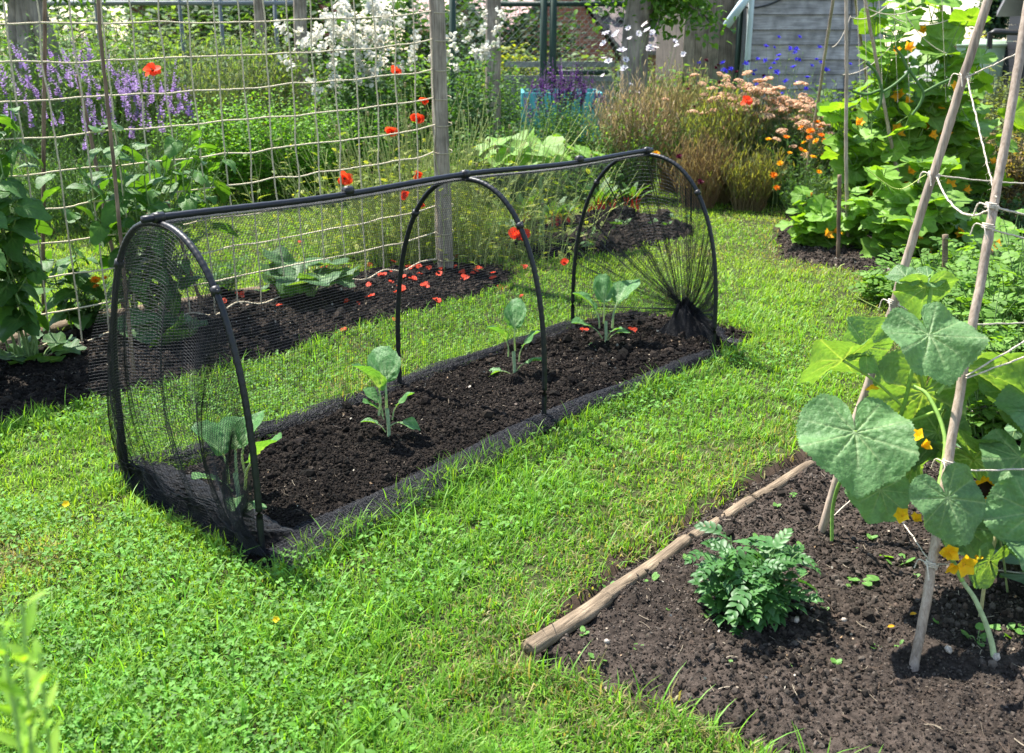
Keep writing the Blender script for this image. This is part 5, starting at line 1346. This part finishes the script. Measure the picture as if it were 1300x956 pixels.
wheat('buff and peach yarrow heads left of the main clump, above the olive stalks', 908, 9.3, .34, 1.2, 60, 751, (.08, .13, .04), (.14, .19, .06), name='yarrow_plant', cat='yarrow', fl=[('flower_head', F_UMBEL, 30, 1.0, 1.5), ('bloom', F_DARK, 8, 1.2, .5)], stemc=(.16, .2, .08))
wheat('low peach yarrow heads between the orange marigolds and the shed', 1018, 9.0, .36, .98, 60, 752, (.08, .13, .04), (.14, .19, .06), name='yarrow_plant', cat='yarrow', fl=[('flower_head', F_UMBEL, 30, 1.05, 1.5), ('bloom', F_YELLOW, 6, 1.1, .5)], stemc=(.16, .2, .08), hvar=.4)
wheat('tall wispy seeding grasses behind the mint and the jute net', 255, 10.6, 1.1, 1.65, 280, 753, (.12, .20, .08), (.28, .32, .18), name='tall_grass', cat='grass clump', stemc=(.24, .25, .12), m=8, L=.11, lw=.35, up=2.4)
wheat('tall green weeds with reddish docks behind the left white blooms', 345, 10.9, .7, 1.7, 260, 754, (.10, .2, .05), (.2, .27, .09), name='tall_weed', cat='weeds', stemc=(.2, .17, .08), m=12, L=.09, lw=1.2, up=.8)
wheat('tall leafy greenery behind the purple toadflax', 110, 10.4, 1.3, 1.75, 420, 755, (.08, .18, .04), (.17, .27, .08), name='tall_weed', cat='weeds', stemc=(.14, .2, .07), m=13, L=.09, lw=1.3, up=.6)
tom('tomato plant between the cucumber and the right edge of the picture', (1262, 560), .26, .22, .58, 40, 617, .09)
tom('tomato foliage just right of the second cane, under the slanting twine', (1240, 505), .2, .2, .55, 34, 618, .09)
low_plant('courgette_plant', 'dark broad-leaved plant under the cucumber at the right edge', 'vegetable plant', (1320, 745), L_CUCLO, .12, 8, 619, .16, .15)

rw = np.random.default_rng(770)
for i, (x, y) in enumerate([(1105, 690), (1190, 800), (1215, 690), (985, 650), (1015, 700), (850, 780), (810, 830), (920, 850), (1060, 850), (1110, 830), (1235, 770), (1080, 705), (1160, 740), (870, 715), (1000, 860), (740, 812), (1225, 842), (960, 690), (1130, 660), (1045, 780)]):
    b = G(x, y); t = thing('weed_seedling', 'tiny green weed seedling on the bare soil of the front bed', 'seedling', tuple(b), 'weed seedlings scattered over the front bed')
    for k in range(rw.integers(3, 7)):
        a = k * 2.0 + rw.normal(0, .3); l = rw.uniform(.008, .02)
        place('leaf', L_SM[k % 3], t, b + np.array([math.cos(a) * .004, math.sin(a) * .004, .012 + rw.uniform(0, .012)]), frame1((math.cos(a), math.sin(a), .5), (0, -.1, 1)), l)

wheat('green flowering weeds growing up through the tan stalks', 800, 9.2, .42, 1.05, 120, 761, (.08, .19, .04), (.18, .28, .08), name='tall_weed', cat='weeds', stemc=(.14, .2, .06), m=14, L=.06, lw=1.2, up=.8, hvar=.5)
wheat('cream headed stalks mixed among the olive clump', 935, 9.1, .42, 1.15, 130, 762, (.42, .40, .20), (.58, .54, .32), stemc=(.25, .26, .10), m=7, L=.06, lw=.8, up=1.6, hvar=.45)

clump('leafy_bush', 'tall dark green bush behind the mint, left of the white sweet peas', 'bush', P(300, 200, 11.4), .75, .4, 1.75, 190, 771, OVATE, .075, 15, (.045, .12, .025), (.10, .21, .04), t0=.1, hvar=.3)
clump('leafy_bush', 'mid green bush behind the turquoise board, right of the grey post', 'bush', P(650, 200, 12.0), .5, .35, 1.25, 110, 772, OVATE, .075, 14, (.06, .15, .03), (.13, .25, .05), t0=.1)
# ================================================================== far background
def bgz(y): return float(lawn_z(0, y))
def hedge(label, px, Y, w, h, n, seed, cA, cB, name='bush', cat='bush', L=.10, m=14, T=OVATE, lean=.3, **kw):
    c = np.array([P(px, 100, Y)[0], Y, 0]); return clump(name, label, cat, c, w, w * .5, h, int(n * 1.5), seed, T, L * 1.3, m, cA, cB, (.10, .09, .05), .006, .05, 1., .1, 1., .2, lean, .4, 0, .03, .75, **kw)
A_, B_ = (.06, .15, .03), (.14, .27, .05)
hedge('leafy shrub behind the purple toadflax at far left', 40, 13.5, 1.6, 1.7, 150, 801, A_, B_)
hedge('pale flowering meadow shrub behind the net, left of the mint', 210, 13.0, 1.5, 1.35, 170, 802, (.09, .15, .05), (.2, .26, .11))
hedge('dark green shrub behind the white sweet peas', 400, 13.5, 1.5, 1.75, 160, 803, (.03, .08, .02), (.07, .15, .03))
hedge('shrub right of the jute post behind the sweet pea', 560, 13.5, 1.1, 1.5, 120, 804, A_, B_)
hedge('low hedge of pale shrubs on the slope before the brick house', 700, 18.0, 2.6, 1.35, 200, 805, (.08, .14, .04), (.15, .22, .07), L=.12)
hedge('brownish scrub below the slope hedge', 690, 15.5, 1.6, .55, 120, 806, (.16, .13, .07), (.26, .2, .12), L=.08)
hedge('yellow-green shrub by the grey post', 655, 16, .5, 1.5, 60, 807, (.15, .22, .03), (.35, .36, .03))
hedge('bright meadow shrubs beyond the purple toadflax', 120, 17.0, 3.0, 2.35, 260, 821, (.10, .19, .05), (.20, .30, .10), L=.11)
hedge('dark tree line behind the fence', 620, 24, 2.5, 3.2, 130, 808, (.02, .05, .015), (.04, .09, .03), L=.2)
hedge('dark trees behind the brick house', 800, 36, 5, 5.5, 150, 809, (.02, .05, .015), (.04, .09, .03), L=.35)
hedge('tree line left of the pink roof', 420, 30, 5, 4.5, 200, 810, (.03, .08, .02), (.07, .14, .04), L=.28)
hedge('distant trees at the far left', 80, 28, 7, 4.5, 260, 811, (.03, .08, .02), (.07, .14, .04), L=.26)
hedge('bushy growth left of the shed under the fruit tree', 860, 12.2, .7, 1.2, 110, 812, A_, B_)
hedge('distant yellowish shrub under the sky near the canes', 1215, 24, 1.0, 2.0, 90, 813, (.12, .17, .02), (.3, .3, .03), L=.14)
hedge('green bushes beside the black shed', 1262, 22, 1.2, 1.5, 110, 814, (.06, .13, .03), (.12, .22, .05), L=.14)
hedge('pale feathery meadow at the right between the canes', 1270, 9.6, .9, .95, 260, 815, (.12, .17, .05), (.24, .26, .09), 'meadow_plants', 'wild plants', L=.07, T=LANCE)
hedge('reddish brown dock stalks at the right edge of the picture', 1300, 8.4, .5, .75, 160, 816, (.14, .16, .05), (.30, .2, .10), 'dock_plants', 'wild plants', L=.07, T=LANCE)
hedge('tall meadow grasses further back at the right', 1250, 12.5, 1.4, 1.2, 260, 817, (.10, .15, .05), (.20, .24, .09), 'meadow_plants', 'wild plants', L=.09, T=LANCE)
hedge('green growth filling behind the tall squash', 1120, 11.0, .9, 1.2, 150, 818, (.06, .14, .03), (.14, .24, .05))
clump('ox_eye_grass', 'loose tall grasses behind the mint bush', 'grass clump', (-3.1, 10.4), 1.4, .5, 1.1, 320, 819, LANCE, .07, 8, (.14, .2, .06), (.26, .28, .10), lup=1.)
# low border planting so no bare ground shows at the foot of the border
def cover(label, x, y, rx, ry, h, n, seed, cA, cB, T=OVATE, L=.05):
    clump('border_plants', label, 'border plants', (x, y), rx, ry, h, n, seed, T, L, 9, cA, cB, inner=.85)
cover('low mixed greenery under the white sweet peas', -.9, 9.3, 1.2, .35, .35, 260, 831, A_, B_)
cover('low greenery in front of the purple salvia', .35, 9.0, .8, .3, .55, 220, 832, A_, B_)
cover('low greenery beneath the peach yarrow', 2.6, 9.6, .8, .3, .35, 150, 833, A_, B_)
cover('low weeds around the foot of the toadflax', -4.0, 8.4, 1.6, .5, .5, 330, 834, A_, B_, L=.06)
cover('dark weeds beneath the squash vines', 3.3, 7.6, 1.1, .6, .35, 260, 835, (.03, .08, .02), (.07, .15, .03), L=.07)
cover('green weeds behind the tomato plants', 3.2, 5.6, .8, .5, .35, 240, 836, (.05, .12, .025), (.1, .2, .04), L=.06)

# trees
def tree(name, label, base, trunk, crown_c, crown_r, nl, seed, L=.09, cA=A_, cB=B_, r0=.11):
    r = np.random.default_rng(seed); t = thing(name, label, 'tree', tuple(base))
    mb = MB()
    for pts, ra, rb in trunk: tubes(mb, smooth_path(pts, 16), np.linspace(ra, rb, 16), (1, 1, 1), 10)
    mb.build('trunk', M['bark'], t)
    mb = MB(); nb = 26; c = np.array(crown_c); R3 = np.array(crown_r)
    tips = c + nrm(r.normal(size=(nb, 3))) * R3 * r.uniform(.4, 1, (nb, 1))
    st = np.array(trunk[0][0][-1])
    pth = np.array([smooth_path([st, (st + q) / 2 + r.normal(0, .08, 3), q], 6) for q in tips])
    tubes(mb, pth, np.linspace(.022, .006, 6), (.8, .8, .8), 5); mb.build('branch', M['bark'], t)
    mb = MB(); k = r.integers(0, nb, nl); o, _ = along(pth[k], r.uniform(.35, 1, (nl, 1))); o = o[:, 0] + r.normal(0, .11, (nl, 3)) * R3.max()
    u = r.uniform(0, 1, (nl, 1)); scatter(mb, OVATE, o, frames(r.normal(size=(nl, 3)) + [0, 0, -.4], r.normal(0, .4, (nl, 3)) + [0, 0, 1.]), L * r.uniform(.6, 1.2, nl), np.array(cA) * (1 - u) + np.array(cB) * u)
    mb.build('crown', M['leaf'], t)
b = np.array([P(806, 100, 11)[0], 11.0, 0])
tree('fruit_tree', 'small grey-trunked fruit tree left of the grey shed', b, [([b, P(806, 60, 11), P(812, 0, 11), P(815, -60, 11)], .16, .12), ([P(812, 20, 11), P(845, -20, 11)], .09, .07)], P(855, -40, 11), (1.1, .8, .75), 5200, 841, .085)
b = np.array([P(26, 120, 11.5)[0], 11.5, 0])
tree('old_tree', 'old grey forked tree trunk at the top left corner', b, [([b, P(24, 60, 11.5), P(22, -60, 11.5)], .11, .10), ([b + [.1, 0, 0], P(34, 60, 11.4), P(30, -60, 11.4)], .10, .09), ([P(75, 130, 11.5), P(62, 60, 11.4), P(40, 0, 11.4), P(25, -60, 11.4)], .11, .10)], P(60, -80, 11.8), (1.6, 1.0, .8), 5200, 842, .085)
b = np.array([P(1255, 60, 34)[0], 34.0, bgz(34)])
tree('conifer_tree', 'dark bluish conifer against the sky right of the front cane', b, [([b, b + [0, 0, 3.6]], .1, .03)], b + np.array([0, 0, 2.2]), (.5, .5, 1.5), 3000, 843, .16, (.02, .05, .03), (.04, .08, .05))
# posts & chain link fence
def post(label, px, Y, row_b, r0, mat='post', name='fence_post', lean=0):
    a = np.array([P(px, row_b, Y)[0], Y, -.1]); e = np.array([P(px + lean, -80, Y)[0], Y, P(px, -80, Y)[2]])
    return cane(name, label, 'post', a, e, r0, r0 * .95, mat, knots=False)
post('thick weathered grey post right of the white sweet pea', 626, 11.0, 110, .088)
post('grey wooden post behind the left white sweet peas', 378, 11.5, 60, .075)
post('grey-brown post at the top behind the net centre', 325, 12.0, 60, .06)
M['green'] = M['paint']
fen = thing('chain_link_fence', 'dark green chain-link fence with steel posts in front of the brick house', 'fence', (P(700, 100, 12.5)[0], 12.5, 0))
def bar(a, b_, r, col, parent, nm='post'):
    mb = MB(); tubes(mb, np.array([a, b_]), r, col, 8, cap=True); return mb.build(nm, M['paint'], parent)
Yf = 12.5
for px, r in ((690, .045), (702, .045), (938, .03), (575, .04)):
    x = P(px, 50, Yf)[0]; bar((x, Yf, -.1), (x, Yf, 2.4), r, (.025, .05, .035), fen)
bar((P(620, 0, Yf)[0], Yf + .02, P(600, 5, Yf)[2]), (P(800, 0, Yf)[0], Yf + .02, P(800, 5, Yf)[2]), .03, (.02, .04, .03), fen, 'rail')
bar((P(690, 0, Yf)[0], Yf + .02, P(690, 92, Yf)[2]), (P(775, 0, Yf)[0], Yf + .02, P(775, 92, Yf)[2]), .03, (.02, .04, .03), fen, 'rail')
mb = MB(); x0, x1 = P(560, 0, Yf)[0], P(800, 0, Yf)[0]; hz = 2.3; s = .085; n = int((x1 - x0 + hz) / s)
pa = []
for k in range(n):
    xs = x0 - hz + k * s
    for sg in (1, -1):
        a = np.array([xs, 0.]) if sg > 0 else np.array([xs, hz])
        e = np.array([xs + hz, hz]) if sg > 0 else np.array([xs + hz, 0.])
        d = e - a; t0 = max(0, (x0 - a[0]) / d[0]); t1 = min(1, (x1 - a[0]) / d[0])
        if t1 <= t0: continue
        p0 = a + d * t0; p1 = a + d * t1; pa.append([(p0[0], Yf - .03 * sg * .2, p0[1]), (p1[0], Yf - .03 * sg * .2, p1[1])])
tubes(mb, np.array(pa), .0022, (.10, .14, .12), 3); mb.build('mesh', M['paint'], fen)
fe2 = thing('garden_fence', 'blue-grey metal fence seen through the net at the top left', 'fence', (P(200, 60, 13)[0], 13.0, 0))
for px in (60, 124, 230, 281, 350): x = P(px, 30, 13)[0]; bar((x, 13, 0), (x, 13, 2.2), .024, (.12, .14, .15), fe2)
for row in (4,): bar((P(20, row, 13)[0], 13.0, P(0, row, 13)[2]), (P(380, row, 13)[0], 13.0, P(0, row, 13)[2]), .03, (.18, .20, .21), fe2, 'rail')
# turquoise raised board
def slab(name, label, cat, lo, hi, col, mat='paint', group=None):
    c = np.array([(lo[0] + hi[0]) / 2, (lo[1] + hi[1]) / 2, lo[2]]); mb = MB(); box(mb, np.array(lo) - c, np.array(hi) - c, col)
    o = bpy.data.objects.new(name, mb.mesh(name, M[mat], False)); COL.objects.link(o); o.location = c; return tag(o, label, cat, group)
tb = thing('raised_bed', 'turquoise painted raised bed behind the purple salvia', 'raised bed', (P(715, 120, 11.6)[0], 11.6, 0))
xa, xb = P(662, 120, 11.4)[0], P(765, 120, 11.4)[0]; zt = P(700, 118, 11.4)[2]
mb = MB(); 
for k in range(3): box(mb, (xa, 11.40 + .004 * k, zt - .18 * (k + 1) + .004), (xb, 11.44, zt - .18 * k), (.10, .42, .45))
mb.build('front_board', M['paint'], tb, False)
mb = MB(); box(mb, (xa, 11.44, 0), (xa + .04, 12.3, zt), (.10, .40, .43)); box(mb, (xb - .04, 11.44, 0), (xb, 12.3, zt), (.10, .40, .43)); box(mb, (xa + .04, 12.26, 0), (xb - .04, 12.3, zt), (.10, .40, .43)); mb.build('side_board', M['paint'], tb, False)
mb = MB(); box(mb, (xa + .04, 11.44, 0), (xb - .04, 12.26, zt - .05), (.04, .03, .02)); mb.build('compost', M['soil'], tb, False)
pb_ = thing('compost_bin', 'dark wooden slatted compost bin behind the turquoise bed', 'compost bin', (P(735, 100, 13.2)[0], 13.2, 0))
xa, xb = P(640, 80, 13.2)[0], P(780, 80, 13.2)[0]
for k, row in enumerate((78, 96)):
    z = P(700, row, 13.2)[2]; mb = MB(); box(mb, (xa, 13.15, z - .07), (xb, 13.19, z), (.75, .75, .75)); mb.build('slat', M['shed'], pb_, False)
mb = MB(); box(mb, (xa, 13.2, 0), (xb, 14.0, P(700, 98, 13.2)[2] - .02), (.35, .32, .3)); mb.build('heap', M['soil'], pb_, False)
# grey shed
def shed():
    Y = 12.2; x0 = P(948, 50, Y)[0]; x1 = P(1120, 50, Y)[0]; t = thing('garden_shed', 'large weathered grey shed of horizontal boards', 'shed', ((x0 + x1) / 2, Y, 0))
    mb = MB(); zt = 3.0; h = .17; k = 0; z = 0
    while z < zt:
        g = .85 + .3 * random.random()
        for xa, xb in ((x0, (x0 * .25 + x1 * .75) - .012), ((x0 * .25 + x1 * .75) + .012, x1)):
            V = [(xa, Y - .028, z), (xb, Y - .028, z), (xb, Y - .006, z + h - .006), (xa, Y - .006, z + h - .006), (xa, Y, z), (xb, Y, z), (xb, Y, z + h - .006), (xa, Y, z + h - .006)]
            mb.add(V, None, [(0, 1, 2, 3), (4, 7, 6, 5), (0, 4, 5, 1), (3, 2, 6, 7), (0, 3, 7, 4), (1, 5, 6, 2)], (g, g, g * 1.03))
        z += h
    mb.build('board_wall', M['shed'], t, False)
    mb = MB(); box(mb, (x0, Y + .003, 0), (x1, Y + 3, zt), (.4, .4, .4)); mb.build('frame', M['shed'], t, False)
    x00 = P(868, 50, Y + .6)[0]; mb = MB(); x = x00
    while x < x0 - .02:
        g = .8 + .3 * random.random(); box(mb, (x, Y + .6, 0), (x + .145, Y + .62, zt), (g, g * .97, g * .96)); x += .15
    box(mb, (x00, Y + .623, 0), (x0, Y + 3, zt), (.3, .3, .3)); mb.build('side_wall', M['post'], t, False)
    xc = x0 + (x1 - x0) * .75; mb = MB(); box(mb, (xc - .011, Y - .032, 0), (xc + .011, Y - .001, zt), (.45, .45, .45)); mb.build('cover_strip', M['shed'], t, False)
    xp = P(951, 40, Y - .05)[0]
    bar((xp, Y - .07, .5), (xp, Y - .07, 3.0), .035, (.52, .60, .62), t, 'downpipe')
    a = P(922, 33, Y - .1); b2 = P(944, 2, Y - .1)
    bar(a, b2 + (b2 - a) * .8, .05, (.50, .60, .64), t, 'drainpipe')
    mb = MB(); tubes(mb, np.array(sagp(P(940, 8, Y - .06), P(1000, -6, Y - .06), .06, 10)), .012, (.03, .03, .03), 6); mb.build('cable', M['plastic'], t)
shed()
# houses
def house(label, px, Y, w, eave, ridge, roofcol, seed, gable=True, zb=-3.2):
    x = P(px, 30, Y)[0]; t = thing('house', label, 'house', (x, Y, zb))
    mb = MB(); box(mb, (x - w / 2, Y, zb), (x + w / 2, Y + 6, eave)); 
    if gable:
        n0 = mb.n; mb.add([(x - w / 2, Y - .002, eave), (x + w / 2, Y - .002, eave), (x, Y - .002, ridge)], [(0, 1, 2)], None, (1, 1, 1))
    mb.build('wall', M['brick'], t, False)
    mb = MB(); e = .35
    if gable:
        for s in (-1, 1):
            V = [(x + s * (w / 2 + e), Y - .3, eave - e * .8), (x, Y - .3, ridge + .05), (x, Y + 6.3, ridge + .05), (x + s * (w / 2 + e), Y + 6.3, eave - e * .8)]
            V += [(a, b, c + .12) for a, b, c in V]
            mb.add(V, None, [(0, 1, 2, 3), (4, 7, 6, 5), (0, 4, 5, 1), (0, 3, 7, 4), (1, 5, 6, 2), (2, 6, 7, 3)], roofcol)
    else:
        V = [(x - w / 2 - e, Y - .4, eave), (x + w / 2 + e, Y - .4, eave), (x + w / 2 + e, Y + 3, ridge), (x - w / 2 - e, Y + 3, ridge), (x + w / 2 + e, Y + 6.4, eave), (x - w / 2 - e, Y + 6.4, eave)]
        V += [(a, b, c + .12) for a, b, c in V]
        mb.add(V, None, [(0, 1, 2, 3), (3, 2, 4, 5), (6, 9, 8, 7), (9, 11, 10, 8), (0, 6, 7, 1), (1, 7, 8, 2), (2, 8, 10, 4), (3, 9, 6, 0), (5, 11, 9, 3), (5, 4, 10, 11)], roofcol)
    mb.build('roof', M['paint'], t, False)
    wn = MB(); zc = eave - .75; wx = x + w * .04
    box(wn, (wx - .32, Y - .05, zc - .45), (wx + .32, Y - .012, zc + .45), (.75, .75, .75)); f = wn.build('window', M['paint'], t, False)
    pn = MB(); box(pn, (wx - .25, Y - .065, zc - .38), (wx + .25, Y - .053, zc + .38), (.04, .05, .07)); pn.build('pane', M['plastic'], f, False)
    return t
house('brick house with dark tiled roof behind the chain-link fence', 712, 30, 3.2, 1.0, 3.2, (.13, .10, .10), 1)
house('long dark-roofed brick house right of the gabled one', 790, 33, 5.0, .9, 3.0, (.14, .11, .11), 2, False)
house('distant brick house with pale pink roof at the top centre', 612, 34, 4.2, 1.6, 4.2, (.55, .36, .33), 3, False)
house('small brick gable in front of the pink roof', 588, 32, 2.0, 1.4, 2.5, (.62, .50, .48), 4)
house('dark red brick house glimpsed above the net at the top', 285, 32, 6, 2.4, 4.4, (.2, .1, .09), 5, False)
# right far side: water butt and black shed
wb = thing('water_butt', 'pale green round water tank beyond the front canes', 'water tank', tuple(np.array([P(1244, 60, 17)[0], 17.0, 0])))
mb = MB(); c = np.array([P(1243, 60, 17)[0], 17.0, 0]); zt = P(1243, 52, 17)[2]; prof = [(.52, 0), (.55, .3), (.55, zt - .08), (.50, zt), (.0, zt + .04)]
a = np.linspace(0, 6.283, 25)[:-1]; V = [(c[0] + math.cos(q) * r_, c[1] + math.sin(q) * r_, z) for r_, z in prof for q in a]
mb.add(V, None, [(i * 24 + j, i * 24 + (j + 1) % 24, (i + 1) * 24 + (j + 1) % 24, (i + 1) * 24 + j) for i in range(4) for j in range(24)], (.33, .43, .30)); mb.build('tank', M['paint'], wb)
mb = MB(); q = np.linspace(0, 6.283, 25); tubes(mb, np.stack([c[0] + .56 * np.cos(q), c[1] + .56 * np.sin(q), zt - .06 + 0 * q], -1), .03, (.40, .50, .38), 6); mb.build('rim', M['paint'], wb)
bs = thing('black_shed', 'black boarded shed with a grey roof at the right edge of the picture', 'shed', tuple(np.array([P(1310, 60, 16)[0], 16.0, 0])))
x0 = P(1296, 60, 16)[0]; zt = P(1290, 20, 16)[2]
mb = MB()
for k in range(14):
    z = k * zt / 14; box(mb, (x0, 16 - .01 * (k % 2), z), (x0 + 2.6, 16.5, z + zt / 14 - .004), (.025, .025, .03))
mb.build('wall', M['paint'], bs, False)
mb = MB(); V = [(x0 - .12, 15.8, zt), (x0 + 2.8, 15.8, zt), (x0 + 2.8, 16.25, zt + .8), (x0 + .0, 16.25, zt + .8), (x0 + 2.8, 16.7, zt), (x0 - .12, 16.7, zt)]; V += [(a_, b_, c_ + .08) for a_, b_, c_ in V]
mb.add(V, None, [(0, 1, 2, 3), (3, 2, 4, 5), (6, 9, 8, 7), (9, 11, 10, 8), (0, 6, 7, 1), (1, 7, 8, 2), (2, 8, 10, 4), (3, 9, 6, 0), (5, 11, 9, 3), (5, 4, 10, 11)], (.30, .28, .29)); mb.build('roof', M['paint'], bs, False)
mb = MB(); p0 = np.array([x0, 15.95, zt - .25]); tubes(mb, np.array([p0, P(1262, 40, 16), P(1257, 42, 16), P(1256, 62, 16)]), .045, (.02, .02, .02), 8); mb.build('gutter_pipe', M['plastic'], bs)
slab('low_greenhouse_roof', 'pale low shed roof between the canes and the water tank', 'roof', (P(1195, 55, 19)[0], 19, 0), (P(1235, 55, 19)[0], 21, P(1200, 52, 19)[2]), (.45, .44, .42))

# out-of-focus weed close to the camera at the lower left
fw = G(30, 1010); r = np.random.default_rng(901)
fw = np.array([P(40, 1100, .72)[0], .72, 0.]); tfw = thing('tall_weed', 'blurred bright green tall weed close to the camera at the lower left corner', 'weed', tuple(fw))
pth = np.array([smooth_path([fw + [r.normal(0, .02), 0, 0], fw + np.array([.0 + r.normal(0, .02), .0, .45]), P(px, py, .72 + r.normal(0, .02))], 10) for px, py in ((28, 768), (50, 830), (2, 800), (18, 860))])
mb = MB(); tubes(mb, pth, .0016, (.25, .42, .10), 6); mb.build('stem', M['stem'], tfw)
mb = MB(); leaves_on(mb, r, pth, 30, LANCE, .05, (.22, .42, .05), (.34, .52, .09), .62, 1., 1.1, 1.0, .3); mb.build('foliage', M['leaf'], tfw)
# ================================================================== sky, sun, camera
w = bpy.data.worlds.new('World'); SC.world = w; w.use_nodes = True
nt = w.node_tree; nt.nodes.clear()
sky = nt.nodes.new('ShaderNodeTexSky'); sky.sky_type = 'NISHITA'; sky.sun_disc = False
SUN_EL, SUN_AZ = 60.0, -48.0      # azimuth from +Y towards +X
sky.sun_elevation = rad(SUN_EL); sky.sun_rotation = rad(SUN_AZ); sky.air_density = 1.2; sky.dust_density = .2; sky.ozone_density = 2.0
bg = nt.nodes.new('ShaderNodeBackground'); bg.inputs['Strength'].default_value = .115
wo = nt.nodes.new('ShaderNodeOutputWorld')
hs_ = nt.nodes.new('ShaderNodeHueSaturation'); hs_.inputs['Saturation'].default_value = .85
nt.links.new(sky.outputs[0], hs_.inputs['Color']); nt.links.new(hs_.outputs[0], bg.inputs[0]); nt.links.new(bg.outputs[0], wo.inputs[0])
sl = bpy.data.lights.new('sun', 'SUN'); sl.energy = 5.0; sl.angle = rad(.53); sl.color = (1, .955, .88)
so = bpy.data.objects.new('sun', sl); COL.objects.link(so)
sdir = Vector((math.sin(rad(SUN_AZ)) * math.cos(rad(SUN_EL)), math.cos(rad(SUN_AZ)) * math.cos(rad(SUN_EL)), math.sin(rad(SUN_EL))))
so.rotation_euler = sdir.to_track_quat('Z', 'Y').to_euler()

cam = bpy.data.cameras.new('camera'); co = bpy.data.objects.new('camera', cam); COL.objects.link(co)
cam.sensor_fit = 'HORIZONTAL'; cam.sensor_width = 36; cam.lens = F / 1300 * 36
cam.shift_y = -(478 - CY) / 1300
cam.clip_start = .05; cam.clip_end = 1000
cam.dof.use_dof = True; cam.dof.focus_distance = 3.3; cam.dof.aperture_fstop = 5.6
co.location = (0, 0, H); co.rotation_euler = (math.pi / 2 - PITCH, 0, 0)
SC.camera = co
vs = SC.view_settings; vs.view_transform = 'Standard'; vs.look = 'None'; vs.gamma = 1; vs.use_curve_mapping = False
vs.exposure = 1.6
cy = SC.cycles
cy.max_bounces = 6; cy.diffuse_bounces = 3; cy.glossy_bounces = 2; cy.transmission_bounces = 3; cy.transparent_max_bounces = 8
cy.use_denoising = True; cy.sample_clamp_indirect = 6
cy.caustics_reflective = False; cy.caustics_refractive = False
